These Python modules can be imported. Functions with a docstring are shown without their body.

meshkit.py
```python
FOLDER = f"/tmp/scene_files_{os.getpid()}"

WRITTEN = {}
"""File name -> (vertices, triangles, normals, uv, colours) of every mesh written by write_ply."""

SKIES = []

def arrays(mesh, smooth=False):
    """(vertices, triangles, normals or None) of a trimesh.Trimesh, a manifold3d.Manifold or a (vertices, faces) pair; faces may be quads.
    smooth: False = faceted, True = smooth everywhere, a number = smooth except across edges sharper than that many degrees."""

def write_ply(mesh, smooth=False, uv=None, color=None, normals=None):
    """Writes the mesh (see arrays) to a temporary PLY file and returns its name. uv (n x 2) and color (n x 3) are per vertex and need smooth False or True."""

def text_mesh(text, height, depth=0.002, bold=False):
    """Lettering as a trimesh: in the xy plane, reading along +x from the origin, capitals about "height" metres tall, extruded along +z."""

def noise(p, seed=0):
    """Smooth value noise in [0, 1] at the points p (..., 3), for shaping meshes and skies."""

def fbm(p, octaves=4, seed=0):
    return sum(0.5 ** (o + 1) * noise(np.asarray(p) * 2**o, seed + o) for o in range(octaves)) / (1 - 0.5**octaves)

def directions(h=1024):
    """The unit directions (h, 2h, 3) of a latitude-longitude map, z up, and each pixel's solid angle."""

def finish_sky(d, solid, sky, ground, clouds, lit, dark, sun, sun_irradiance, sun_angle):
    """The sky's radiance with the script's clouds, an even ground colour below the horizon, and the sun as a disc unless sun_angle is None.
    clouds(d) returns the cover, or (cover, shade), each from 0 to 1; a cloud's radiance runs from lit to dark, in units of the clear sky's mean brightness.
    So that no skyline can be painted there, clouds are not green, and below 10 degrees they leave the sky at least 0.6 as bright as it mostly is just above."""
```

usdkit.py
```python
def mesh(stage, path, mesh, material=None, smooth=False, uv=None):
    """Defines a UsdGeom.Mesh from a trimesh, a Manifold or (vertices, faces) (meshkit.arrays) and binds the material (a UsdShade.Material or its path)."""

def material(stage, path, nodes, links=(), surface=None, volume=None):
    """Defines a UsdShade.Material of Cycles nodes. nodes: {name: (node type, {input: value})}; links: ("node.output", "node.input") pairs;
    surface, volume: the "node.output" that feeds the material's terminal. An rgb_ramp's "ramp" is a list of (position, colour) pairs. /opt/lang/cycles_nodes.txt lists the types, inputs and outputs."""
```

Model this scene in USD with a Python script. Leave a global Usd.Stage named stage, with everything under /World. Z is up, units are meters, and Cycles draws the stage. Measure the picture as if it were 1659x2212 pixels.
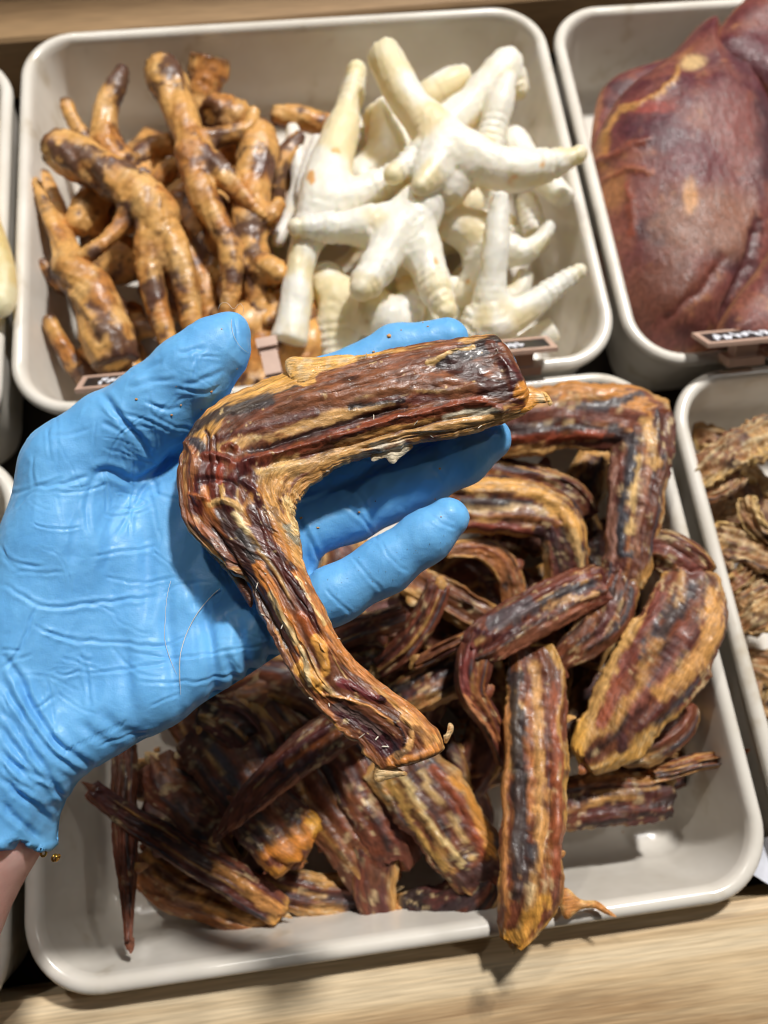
import math, random
import numpy as np
import trimesh
import usdkit, meshkit
from pxr import Usd, UsdGeom, UsdLux, UsdShade, Gf, Sdf, Vt

stage = Usd.Stage.CreateInMemory()
UsdGeom.SetStageUpAxis(stage, "Z")
UsdGeom.SetStageMetersPerUnit(stage, 1.0)
stage.DefinePrim("/World", "Xform")
stage.DefinePrim("/World/Looks", "Scope")

# ------------------------------------------------------------------ camera
# world: z up, counter top at z = 0; x to the right along the tray fronts, y away from the viewer
RIM = 0.065                                      # tray height
CAM = np.array([0.1598, -0.1875, 0.3637 + RIM])
RV = np.array([0.3134, -0.0504, -0.1121])
FW = 1.0                                         # focal length / picture width


def rotation(rv):
    a = np.linalg.norm(rv)
    k = rv / a
    K = np.array([[0, -k[2], k[1]], [k[2], 0, -k[0]], [-k[1], k[0], 0]])
    return np.eye(3) + math.sin(a) * K + (1 - math.cos(a)) * K @ K


ROT = rotation(RV)                               # columns: right, up, back
PX = 1659.0                                      # survey units: a view of the photograph 1659 x 2212


def at(u, v, z):
    """the point at height z (metres) seen at survey position (u, v)"""
    d = ROT @ np.array([(u - 829.5) / PX / FW, -(v - 1106) / PX / FW, -1.0])
    return CAM + d * ((z - CAM[2]) / d[2])


def survey(P):
    q = (P - CAM) @ ROT
    return np.stack([829.5 + FW * PX * q[:, 0] / -q[:, 2], 1106 - FW * PX * q[:, 1] / -q[:, 2]], 1)


def mpp(P):
    """metres per survey unit at P"""
    return float(-((np.asarray(P) - CAM) @ ROT)[2]) / (FW * PX)


cam = UsdGeom.Camera.Define(stage, "/World/camera")
M = np.eye(4)
M[:3, :3] = ROT.T
M[3, :3] = CAM
cam.AddTransformOp().Set(Gf.Matrix4d(*M.ravel().tolist()))
cam.CreateHorizontalApertureAttr(6.86)
cam.CreateVerticalApertureAttr(6.86 * 4 / 3)
cam.CreateFocalLengthAttr(6.86 * FW)
cam.CreateFStopAttr(2.1)
cam.CreateFocusDistanceAttr(0.255)
cam.CreateClippingRangeAttr(Gf.Vec2f(0.01, 50))
cam.GetPrim().CreateAttribute("exposure", Sdf.ValueTypeNames.Float).Set(0.0)


# ------------------------------------------------------------------ light: unseen overhead spots lighting trays and hand, and a dim even room
def lamp(name, pos, radius, intensity, color):
    l = UsdLux.SphereLight.Define(stage, "/World/" + name)
    l.CreateRadiusAttr(radius)
    l.CreateIntensityAttr(intensity)
    l.CreateColorAttr(Gf.Vec3f(*color))
    l.AddTranslateOp().Set(Gf.Vec3d(*pos))
    return l


TGT = np.array([0.16, 0.0, 0.1])
KEY = 1.0


def spot(name, direction, dist, radius, power, color):
    d = np.array(direction, float)
    d /= np.linalg.norm(d)
    lamp(name, TGT + d * dist, radius, KEY * power * dist ** 2 / (math.pi * radius ** 2), color)


spot("unseen_ceiling_spot", (0.40, 0.55, 1.0), 2.0, 0.085, 3.9, (1.0, 0.975, 0.94))
spot("unseen_ceiling_spot_001", (-0.28, 0.62, 1.0), 2.2, 0.06, 0.65, (1.0, 0.95, 0.88))
spot("unseen_ceiling_spot_002", (0.75, 0.10, 1.0), 2.4, 0.05, 0.22, (1.0, 0.96, 0.9))

room = UsdLux.DomeLight.Define(stage, "/World/room_light")
room_mat = usdkit.material(stage, "/World/Looks/room_light", {"b": ("background_shader", {"color": (1.0, 0.97, 0.93), "strength": 0.034})}, surface="b.background")
UsdShade.MaterialBindingAPI.Apply(room.GetPrim()).Bind(room_mat)


# ------------------------------------------------------------------ helpers
def C(r, g, b):
    c = np.array([r, g, b], float) / 255
    return np.where(c <= 0.04045, c / 12.92, ((c + 0.055) / 1.055) ** 2.4)


def sm(a, b, x):
    t = np.clip((x - a) / (b - a), 0, 1)
    return t * t * (3 - 2 * t)


def lerp(a, b, m):
    m = np.asarray(m)[..., None]
    return a * (1 - m) + b * m


noise = meshkit.noise


def fbm(p, octaves=3, seed=0):
    return meshkit.fbm(p, octaves, seed)


USED = {}


def path_for(name, parent="/World"):
    k = (parent, name)
    n = USED.get(k, 0)
    USED[k] = n + 1
    return f"{parent}/{name}" + (f"_{n:03d}" if n else "")


def tag(prim, label=None, cat=None, group=None, kind=None):
    p = prim.GetPrim() if hasattr(prim, "GetPrim") else prim
    for k, v in (("label", label), ("category", cat), ("group", group), ("kind", kind)):
        if v:
            p.SetCustomDataByKey(k, v)
    return p


def xform(name, label, cat, group=None, loc=None, rotz=0.0, kind=None):
    p = path_for(name)
    x = UsdGeom.Xform.Define(stage, p)
    if loc is not None:
        x.AddTranslateOp().Set(Gf.Vec3d(*map(float, loc)))
        x.AddRotateZOp().Set(math.degrees(rotz))
    tag(x, label, cat, group, kind)
    return p


def normals_of(v, f):
    n = np.zeros_like(v)
    fn = np.cross(v[f[:, 1]] - v[f[:, 0]], v[f[:, 2]] - v[f[:, 0]])
    for k in range(3):
        for c in range(3):
            n[:, c] += np.bincount(f[:, k], fn[:, c], len(v))
    return n / np.maximum(np.linalg.norm(n, axis=1, keepdims=True), 1e-30)


def put(name, v, f, mat, parent="/World", col=None, flow=None, smooth=True, label=None, cat=None, group=None, kind=None):
    """one Mesh; col: colour per vertex, flow: running coordinates (along, across, seed) per vertex"""
    v = np.asarray(v, float)
    f = np.asarray(f, int)
    if f.shape[1] == 4:
        f = np.vstack([f[:, [0, 1, 2]], f[:, [0, 2, 3]]])
    p = path_for(name, parent)
    if smooth is True:
        m = usdkit.mesh(stage, p, (v, f), mat)
        m.CreateNormalsAttr(Vt.Vec3fArray.FromNumpy(normals_of(v, f).astype(np.float32)))
        m.SetNormalsInterpolation("vertex")
    else:
        m = usdkit.mesh(stage, p, trimesh.Trimesh(v, f, process=False), mat, smooth=smooth)
    api = UsdGeom.PrimvarsAPI(m)
    if col is not None:
        api.CreatePrimvar("Col", Sdf.ValueTypeNames.Color3fArray, "vertex").Set(Vt.Vec3fArray.FromNumpy(np.asarray(col, np.float32)))
    if flow is not None:
        api.CreatePrimvar("Flow", Sdf.ValueTypeNames.Float3Array, "vertex").Set(Vt.Vec3fArray.FromNumpy(np.asarray(flow, np.float32)))
    tag(m, label, cat, group, kind)
    return p


def put_tm(name, tm, mat, parent="/World", smooth=35, **kw):
    return put(name, tm.vertices, tm.faces, mat, parent, smooth=smooth, **kw)


def grid_faces(n, m, close_m=True):
    """quads of an n x m grid of vertices, closed round m"""
    i = np.arange(n - 1)[:, None]
    j = np.arange(m if close_m else m - 1)[None]
    j2 = (j + 1) % m
    a, b, c, d = i * m + j, i * m + j2, (i + 1) * m + j2, (i + 1) * m + j
    return np.stack([a, b, c, d], -1).reshape(-1, 4)


def spline(P, ds, span=None):
    """resampled smooth curve through rows of P (first three columns are the position); returns rows at about ds apart and the arc length"""
    from scipy.interpolate import PchipInterpolator, CubicSpline
    P = np.asarray(P, float)
    s = np.r_[0, np.cumsum(np.linalg.norm(np.diff(P[:, :3], axis=0), axis=1))]
    n = max(8, int(s[-1] / ds))
    q = np.linspace(0, s[-1], n)
    pos = CubicSpline(s, P[:, :3])(q) if len(P) > 3 else np.stack([np.interp(q, s, P[:, k]) for k in range(3)], 1)
    lin = PchipInterpolator(s, P[:, :3])(q)
    pos = 0.3 * pos + 0.7 * lin
    rest = PchipInterpolator(s, P[:, 3:])(q) if P.shape[1] > 3 else np.zeros((n, 0))
    return np.hstack([pos, rest]), q


def polydist(uv, poly):
    """distance in survey units of the points to a polyline, and the relative position along it"""
    poly = np.asarray(poly, float)
    L = np.r_[0, np.cumsum(np.linalg.norm(np.diff(poly, axis=0), axis=1))]
    best = np.full(len(uv), 1e9)
    along = np.zeros(len(uv))
    for k in range(len(poly) - 1):
        a, b = poly[k], poly[k + 1]
        ab = b - a
        t = np.clip(((uv - a) @ ab) / max(ab @ ab, 1e-9), 0, 1)
        d = np.linalg.norm(uv - a - t[:, None] * ab, axis=1)
        m = d < best
        best[m] = d[m]
        along[m] = (L[k] + t[m] * (L[k + 1] - L[k])) / L[-1]
    return best, along


def smooth_poly(poly, n=6):
    from scipy.interpolate import CubicSpline
    poly = np.asarray(poly, float)
    if len(poly) < 3:
        return poly
    s = np.r_[0, np.cumsum(np.linalg.norm(np.diff(poly, axis=0), axis=1))]
    return CubicSpline(s, poly)(np.linspace(0, s[-1], n * (len(poly) - 1) + 1))


# signed distance solids -> mesh
def capsule_chain(pts):
    """pts: rows x, y, z, r (metres) -> list of tapered capsules"""
    pts = np.asarray(pts, float)
    return [(pts[i, :3], pts[i + 1, :3], pts[i, 3], pts[i + 1, 3]) for i in range(len(pts) - 1)]


def d_capsule(p, c):
    a, b, ra, rb = c
    ab = b - a
    h = np.clip(((p - a) @ ab) / max(ab @ ab, 1e-12), 0, 1)
    q = p - a - h[:, None] * ab
    return np.sqrt((q * q).sum(1)) - (ra + (rb - ra) * h), h


def smin(a, b, k):
    h = np.clip(0.5 + 0.5 * (b - a) / k, 0, 1)
    return b * (1 - h) + a * h - k * h * (1 - h)


def surface_nets(fn, lo, hi, h):
    lo = np.asarray(lo, float)
    n = np.ceil((np.asarray(hi) - lo) / h).astype(int) + 1
    ax = [lo[k] + h * np.arange(n[k]) for k in range(3)]
    G = np.stack(np.meshgrid(*ax, indexing="ij"), -1)
    F = fn(G.reshape(-1, 3)).reshape(n)
    cells = np.zeros(n - 1)
    acc = np.zeros((*(n - 1), 3))
    corner = [(i, j, k) for i in (0, 1) for j in (0, 1) for k in (0, 1)]

    def sub(A, c):
        return A[c[0]:c[0] + n[0] - 1, c[1]:c[1] + n[1] - 1, c[2]:c[2] + n[2] - 1]
    for x, a in enumerate(corner):
        for b in corner[x + 1:]:
            if sum(abs(a[k] - b[k]) for k in range(3)) != 1:
                continue
            fa, fb = sub(F, a), sub(F, b)
            cross = (fa < 0) != (fb < 0)
            t = np.where(cross, fa / np.where(cross, fa - fb, 1), 0)
            for k in range(3):
                acc[..., k] += np.where(cross, a[k] + t * (b[k] - a[k]), 0)
            cells += cross
    on = cells > 0
    idx = np.full(n - 1, -1)
    idx[on] = np.arange(on.sum())
    V = lo + h * (np.argwhere(on) + acc[on] / cells[on][:, None])
    quads = []
    for k in range(3):
        o = [m for m in range(3) if m != k]
        s0 = [slice(1, n[m] - 1) for m in range(3)]
        s1 = list(s0)
        s0[k] = slice(0, n[k] - 1)
        s1[k] = slice(1, n[k])
        f0, f1 = F[tuple(s0)], F[tuple(s1)]
        ed = np.argwhere((f0 < 0) != (f1 < 0))
        flip = f0[tuple(ed.T)] < 0
        base = ed.copy()
        for m in o:
            base[:, m] += 1
        q = []
        for da, db in ((1, 1), (0, 1), (0, 0), (1, 0)):
            c = base.copy()
            c[:, o[0]] -= da
            c[:, o[1]] -= db
            q.append(idx[tuple(c.T)])
        q = np.stack(q, 1)
        if k == 1:
            flip = ~flip
        q[~flip] = q[~flip][:, ::-1]
        quads.append(q)
    Q = np.vstack(quads)
    Q = Q[(Q >= 0).all(1)]
    return V, np.vstack([Q[:, [0, 1, 2]], Q[:, [0, 2, 3]]])


def snap(fn, v, steps=2, e=2e-4):
    for _ in range(steps):
        d = fn(v)
        g = np.stack([fn(v + np.eye(3)[k] * e) - d for k in range(3)], 1) / e
        v = v - g * (d / np.maximum((g * g).sum(1), 0.25))[:, None]
    return v


# ------------------------------------------------------------------ materials
def mat(name, nodes, links, surface="p.BSDF"):
    return usdkit.material(stage, "/World/Looks/" + name, nodes, links, surface=surface)


def organic(name, rough=(0.28, 0.6), streak=(0.12, 1.1, 1.0), vary=0.45, bump=0.35, sss=0.0, sss_r=(0.004, 0.002, 0.001), fine=900.0, spec=0.5, coat=0.0):
    n = {
        "c": ("attribute", {"attribute": "Col"}),
        "fl": ("attribute", {"attribute": "Flow"}),
        "mp": ("mapping", {"scale": streak}),
        "n1": ("noise_texture", {"scale": 1.0, "detail": 5.0, "roughness": 0.62, "distortion": 0.4}),
        "g": ("geometry", {}),
        "n2": ("noise_texture", {"scale": fine, "detail": 3.0, "roughness": 0.6}),
        "n3": ("noise_texture", {"scale": 160.0, "detail": 3.0, "roughness": 0.6}),
        "r1": ("map_range", {"from_min": 0.3, "from_max": 0.72, "to_min": 1 - vary, "to_max": 1 + vary}),
        "m1": ("vector_math", {"math_type": "scale"}),
        "mp2": ("mapping", {"scale": (streak[0] * 2.4, streak[1] * 3.0, 1.0)}),
        "n4": ("noise_texture", {"scale": 1.0, "detail": 4.0, "roughness": 0.7}),
        "r4": ("map_range", {"from_min": 0.3, "from_max": 0.7, "to_min": 1 - vary * 0.8, "to_max": 1 + vary * 0.8}),
        "r14": ("math", {"math_type": "multiply"}),
        "rr": ("map_range", {"from_min": 0.35, "from_max": 0.65, "to_min": rough[0], "to_max": rough[1], "clamp": True}),
        "a": ("math", {"math_type": "multiply_add", "value2": 0.2}),
        "b": ("bump", {"strength": bump, "distance": 0.0011}),
        "p": ("principled_bsdf", {"specular_ior_level": spec, "subsurface_weight": sss, "subsurface_radius": sss_r, "subsurface_scale": 1.0, "coat_weight": coat, "coat_roughness": 0.15}),
    }
    l = [("fl.vector", "mp.vector"), ("mp.vector", "n1.vector"), ("g.position", "n2.vector"), ("g.position", "n3.vector"), ("n1.fac", "r1.value"),
         ("fl.vector", "mp2.vector"), ("mp2.vector", "n4.vector"), ("n4.fac", "r4.value"), ("r1.result", "r14.value1"), ("r4.result", "r14.value2"), ("c.color", "m1.vector1"), ("r14.value", "m1.scale"), ("m1.vector", "p.base_color"), ("n3.fac", "rr.value"), ("rr.result", "p.roughness"),
         ("n2.fac", "a.value1"), ("n1.fac", "a.value3"), ("a.value", "b.height"), ("b.normal", "p.normal")]
    return mat(name, n, l)


M_wing = organic("dried_meat", rough=(0.3, 0.66), vary=0.46, bump=0.5, spec=0.42, coat=0.05)
M_hero = organic("dried_meat_near", rough=(0.22, 0.5), vary=0.5, bump=0.5, fine=1500.0, spec=0.45, coat=0.08)
M_foot = organic("dried_foot", rough=(0.3, 0.5), vary=0.2, bump=0.25, streak=(0.25, 0.5, 1.0))
M_white = organic("pale_foot", rough=(0.36, 0.55), vary=0.03, bump=0.12, streak=(0.3, 0.5, 1.0), sss=0.3, sss_r=(0.005, 0.003, 0.0014))
M_ear = organic("leathery_ear", rough=(0.34, 0.5), vary=0.34, bump=0.5, streak=(0.3, 0.5, 1.0), spec=0.4)
M_chew = organic("crusty_strip", rough=(0.5, 0.75), vary=0.35, bump=0.6, streak=(0.3, 0.6, 1.0))

M_tray = mat("tray_melamine", {
    "g": ("geometry", {}), "n": ("noise_texture", {"scale": 35.0, "detail": 4.0}),
    "r": ("map_range", {"from_min": 0.3, "from_max": 0.7, "to_min": 0.16, "to_max": 0.3}),
    "cr": ("rgb_ramp", {"ramp": [(0.28, C(200, 188, 168)), (0.38, C(220, 213, 201)), (0.7, C(227, 221, 211))]}),
    "p": ("principled_bsdf", {"specular_ior_level": 0.5})},
    [("g.position", "n.vector"), ("n.fac", "r.value"), ("r.result", "p.roughness"), ("n.fac", "cr.fac"), ("cr.color", "p.base_color")])


def wood(name, dark, mid, light, rough=0.55, axis=0.0, knots=((9.0, 9.0, 9.0), (9.0, 9.0, 9.0))):
    return mat(name, {
        "t": ("geometry", {}),
        "mr": ("mapping", {"rotation": (0, 0, axis)}),
        "mp": ("mapping", {"scale": (2.2, 34.0, 34.0)}),
        "n": ("noise_texture", {"scale": 1.0, "detail": 6.0, "roughness": 0.6, "distortion": 1.6}),
        "mf": ("mapping", {"scale": (40.0, 900.0, 900.0)}),
        "nf": ("noise_texture", {"scale": 1.0, "detail": 3.0}),
        "cr": ("rgb_ramp", {"ramp": [(0.28, dark), (0.42, mid), (0.6, light), (0.75, mid)]}),
        "cf": ("map_range", {"from_min": 0.3, "from_max": 0.7, "to_min": 0.78, "to_max": 1.14}),
        "vm": ("vector_math", {"math_type": "scale"}),
        "b": ("bump", {"strength": 0.3, "distance": 0.0006}),
        "k0": ("vector_math", {"math_type": "distance", "vector2": knots[0]}), "k1": ("vector_math", {"math_type": "distance", "vector2": knots[1]}),
        "km": ("math", {"math_type": "minimum"}), "nk": ("noise_texture", {"scale": 240.0, "detail": 3.0}), "ka": ("math", {"math_type": "multiply_add", "value2": 0.007}),
        "kr": ("map_range", {"from_min": 0.0045, "from_max": 0.0105, "to_min": 0.55, "to_max": 1.0, "clamp": True}), "vk": ("vector_math", {"math_type": "scale"}),
        "p": ("principled_bsdf", {"roughness": rough})},
        [("t.position", "mr.vector"), ("mr.vector", "mp.vector"), ("mp.vector", "n.vector"), ("mr.vector", "mf.vector"), ("mf.vector", "nf.vector"), ("n.fac", "cr.fac"),
         ("nf.fac", "cf.value"), ("cr.color", "vm.vector1"), ("cf.result", "vm.scale"), ("t.position", "k0.vector1"), ("t.position", "k1.vector1"), ("k0.value", "km.value1"), ("k1.value", "km.value2"),
         ("t.position", "nk.vector"), ("nk.fac", "ka.value1"), ("km.value", "ka.value3"), ("ka.value", "kr.value"), ("vm.vector", "vk.vector1"), ("kr.result", "vk.scale"), ("vk.vector", "p.base_color"), ("nf.fac", "b.height"), ("b.normal", "p.normal")])


M_pine = wood("pine", C(158, 126, 88), C(204, 177, 137), C(221, 200, 165), knots=(tuple(at(1035, 2166, 0.052)), tuple(at(1086, 2122, 0.052))))
M_shaded_backwood = wood("shaded_back_pine", C(128, 98, 66), C(156, 124, 88), C(168, 136, 98))  # darker than the front pine; the plank's shade is partly in the colour


def plain(name, color, rough=0.5, metal=0.0, scale=60.0, vary=0.12, bump=0.0):
    return mat(name, {
        "g": ("geometry", {}), "n": ("noise_texture", {"scale": scale, "detail": 4.0}),
        "r": ("map_range", {"from_min": 0.3, "from_max": 0.7, "to_min": 1 - vary, "to_max": 1 + vary}),
        "k": ("color", {"value": color}), "vm": ("vector_math", {"math_type": "scale"}),
        "b": ("bump", {"strength": bump, "distance": 0.001}),
        "p": ("principled_bsdf", {"roughness": rough, "metallic": metal})},
        [("g.position", "n.vector"), ("n.fac", "r.value"), ("k.color", "vm.vector1"), ("r.result", "vm.scale"), ("vm.vector", "p.base_color"), ("n.fac", "b.height"), ("b.normal", "p.normal")])


M_counter = plain("dark_counter", C(52, 44, 38), 0.5)
M_tagwood = plain("tag_frame", C(196, 164, 146), 0.45)
M_black = plain("tag_black", C(34, 32, 34), 0.35)
M_chalk = plain("tag_white", C(235, 236, 244), 0.6)
M_paper = plain("white_paper", C(228, 230, 240), 0.6)
M_gold = plain("gold_links", C(200, 160, 80), 0.2, 1.0)
M_steel = plain("steel", C(170, 172, 178), 0.25, 1.0)
M_fibre = plain("fibre", C(222, 214, 196), 0.5)
M_crumb = plain("crumb", C(196, 140, 76), 0.6, scale=700.0, vary=0.5)
M_speck = plain("speck", C(96, 84, 66), 0.7, scale=700.0, vary=0.4)
M_skin = mat("skin", {
    "g": ("geometry", {}), "n": ("noise_texture", {"scale": 120.0, "detail": 4.0}),
    "cr": ("rgb_ramp", {"ramp": [(0.3, C(214, 158, 146)), (0.7, C(230, 182, 170))]}),
    "n2": ("noise_texture", {"scale": 1400.0, "detail": 2.0}), "b": ("bump", {"strength": 0.15, "distance": 0.0006}),
    "p": ("principled_bsdf", {"roughness": 0.5, "subsurface_weight": 0.25, "subsurface_radius": (0.004, 0.0015, 0.0008), "subsurface_scale": 1.0})},
    [("g.position", "n.vector"), ("g.position", "n2.vector"), ("n.fac", "cr.fac"), ("cr.color", "p.base_color"), ("n2.fac", "b.height"), ("b.normal", "p.normal")])
M_glove = mat("blue_nitrile", {
    "g": ("geometry", {}), "n": ("noise_texture", {"scale": 70.0, "detail": 4.0, "roughness": 0.55}),
    "cr": ("rgb_ramp", {"ramp": [(0.3, C(100, 168, 224)), (0.7, C(112, 180, 233))]}),
    "n2": ("noise_texture", {"scale": 1800.0, "detail": 2.0}), "n3": ("noise_texture", {"scale": 260.0, "detail": 4.0}),
    "a": ("math", {"math_type": "multiply_add", "value2": 0.25}),
    "rr": ("map_range", {"from_min": 0.35, "from_max": 0.65, "to_min": 0.36, "to_max": 0.54}),
    "b": ("bump", {"strength": 0.3, "distance": 0.0008}),
    "p": ("principled_bsdf", {"specular_ior_level": 0.3, "subsurface_weight": 0.12, "subsurface_radius": (0.0006, 0.0012, 0.002), "subsurface_scale": 1.0})},
    [("g.position", "n.vector"), ("g.position", "n2.vector"), ("g.position", "n3.vector"), ("n.fac", "cr.fac"), ("cr.color", "p.base_color"),
     ("n2.fac", "a.value1"), ("n3.fac", "a.value3"), ("a.value", "b.height"), ("n3.fac", "rr.value"), ("rr.result", "p.roughness"), ("b.normal", "p.normal")])
# ------------------------------------------------------------------ setting: counter, planks, trays
TW, TL = 0.325, 0.2603                           # tray outer size


def box(lo, hi):
    return trimesh.creation.box(bounds=[lo, hi])


put_tm("counter", box((-1.2, -0.6, -0.02), (1.6, 1.2, 0.0)), M_counter, smooth=False, kind="structure", label="dark counter under the trays")


def bar(name, u0v0, u1v1, z, width, drop, chamfer, m, label, extend=0.3, away=False):
    """a long plank whose top back edge runs between two survey points"""
    a, b = at(*u0v0, z), at(*u1v1, z)
    t = (b - a) / np.linalg.norm(b - a)
    nrm = np.array([t[1], -t[0], 0.0])           # towards the viewer
    if away:
        nrm = -nrm
    a, b = a - t * extend, b + t * extend
    r = 0.0025
    prof = [(0.0015, -drop), (0, -chamfer[1]), (chamfer[0], 0)]
    for k in range(5):
        q = math.pi / 2 * k / 4
        prof.append((width - r + r * math.sin(q), -r + r * math.cos(q)))
    prof.append((width, -drop))
    n = 60
    s = np.linspace(0, 1, n)
    V = np.array([[a + (b - a) * q + nrm * p[0] + np.array([0, 0, p[1]]) for p in prof] for q in s])
    V[..., 2] += 0.0006 * (fbm(V * np.array([18, 60, 60]), 3, 5) - 0.5) * (V[..., 2] > z - drop + 1e-4)
    f = grid_faces(n, len(prof), True)
    v = V.reshape(-1, 3)
    k = len(prof)
    f3 = np.vstack([f[:, [0, 1, 2]], f[:, [0, 2, 3]]])
    caps = [[0, j, j + 1] for j in range(1, k - 1)] + [[(n - 1) * k, (n - 1) * k + j + 1, (n - 1) * k + j] for j in range(1, k - 1)]
    return put(name, v, np.vstack([f3, caps]), m, smooth=40, label=label, cat="plank")


bar("pine_plank", (0, 2172), (1659, 1942), 0.052, 0.062, 0.04, (0.007, 0.005), M_pine, "pale pine plank along the front of the lower trays, with knots")
bar("pine_plank", (0, 88), (1000, 8), 0.05, 0.06, 0.045, (0.002, 0.002), M_shaded_backwood, "brown shaded pine plank behind the back row of trays", away=True)


# unseen board behind and above the back row, placed to shade its plank
put_tm("unseen_shelf", box((-1.0, 0.415, 0.35), (1.4, 0.86, 0.372)), M_shaded_backwood, smooth=False, kind="structure")


def loop(inset, z, rc=0.033, n=14):
    hx, hy = TW / 2 - inset, TL / 2 - inset
    r = max(rc - inset, 0.008)
    pts = []
    for cx, cy, a0 in ((hx - r, hy - r, 0), (-hx + r, hy - r, 90), (-hx + r, -hy + r, 180), (hx - r, -hy + r, 270)):
        for k in range(n + 1):
            a = math.radians(a0 + 90 * k / n)
            pts.append((cx + r * math.cos(a), cy + r * math.sin(a), z))
    return np.array(pts)


def loops_mesh(loops, cap=False):
    L = np.array(loops)
    f = grid_faces(len(L), L.shape[1], True)
    v = L.reshape(-1, 3)
    f = np.vstack([f[:, [0, 1, 2]], f[:, [0, 2, 3]]])
    if cap:
        m = L.shape[1]
        c = len(v)
        v = np.vstack([v, L[-1].mean(0)])
        b = (len(L) - 1) * m
        f = np.vstack([f, [[b + j, b + (j + 1) % m, c] for j in range(m)]])
    return v, f


H = RIM
RIM_PROF = [(0.0022, H - 0.0075), (0.0006, H - 0.0062), (0.0, H - 0.004), (0.0003, H - 0.0022), (0.0012, H - 0.0009), (0.0026, H - 0.0001), (0.0042, H), (0.0058, H - 0.0006), (0.0071, H - 0.0022), (0.0078, H - 0.005)]
BODY_IN = [(0.0078, H - 0.005), (0.0095, H - 0.016), (0.013, H - 0.040), (0.0145, 0.014), (0.017, 0.0085), (0.021, 0.005), (0.027, 0.0036), (0.034, 0.0032), (0.07, 0.003), (0.115, 0.003)]
BODY_OUT = [(0.0022, H - 0.0075), (0.0035, H - 0.012), (0.010, 0.012), (0.014, 0.004), (0.02, 0.001)]


def tray_meshes():
    r = loops_mesh([loop(*p) for p in RIM_PROF])
    prof = BODY_OUT[::-1]
    o = loops_mesh([loop(*p) for p in prof])
    i = loops_mesh([loop(*p) for p in BODY_IN], cap=True)
    v = np.vstack([o[0], i[0]])
    f = np.vstack([o[1], i[1] + len(o[0])])
    return r, (v, f)


RIMM, BODY = tray_meshes()
A_C = np.array([TW / 2, TL / 2, 0.0])            # centre of the back middle tray
D_C = A_C + [0.0125, -0.0046 - TL, 0]
trays = [
    (A_C, 0.0, "cream tray holding brown and white dried chicken feet"),
    (A_C + [TW + 0.004, -0.0045, 0], 0.0, "cream tray holding the dark reddish dried ears, at the upper right"),
    (A_C + [-TW - 0.0045, -0.014, 0], 0.0, "cream tray at the upper left edge holding pale cream chews"),
    (D_C, 0.0058, "cream tray heaped with dark brown dried wings, below the gloved hand"),
    (D_C + [TW + 0.0068, -0.004, 0], 0.004, "cream tray at the right edge holding pale twisted dried strips"),
    (D_C + [-TW - 0.0055, -0.012, 0], 0.004, "cream tray at the lower left corner, mostly hidden by the glove"),
]
tray0 = None
for c, rz, lab in trays:
    p = xform("serving_tray", lab, "tray", "cream melamine trays set in rows", c, rz)
    if tray0 is None:
        tray0 = p
        put("body", *BODY, M_tray, p, smooth=40)
        put("rim", *RIMM, M_tray, p)
    else:
        pr = stage.GetPrimAtPath(p)
        pr.GetReferences().AddInternalReference(tray0)
        pr.SetInstanceable(True)
        tag(pr, lab)
# ------------------------------------------------------------------ builders of the dried goods
GOLD, AMBER, MAROON, BROWN, DARK, GREY, CREAM = C(198, 146, 82), C(160, 100, 56), C(92, 48, 42), C(112, 68, 47), C(56, 40, 36), C(78, 74, 78), C(216, 186, 138)
RUST = C(128, 70, 48)


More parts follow.
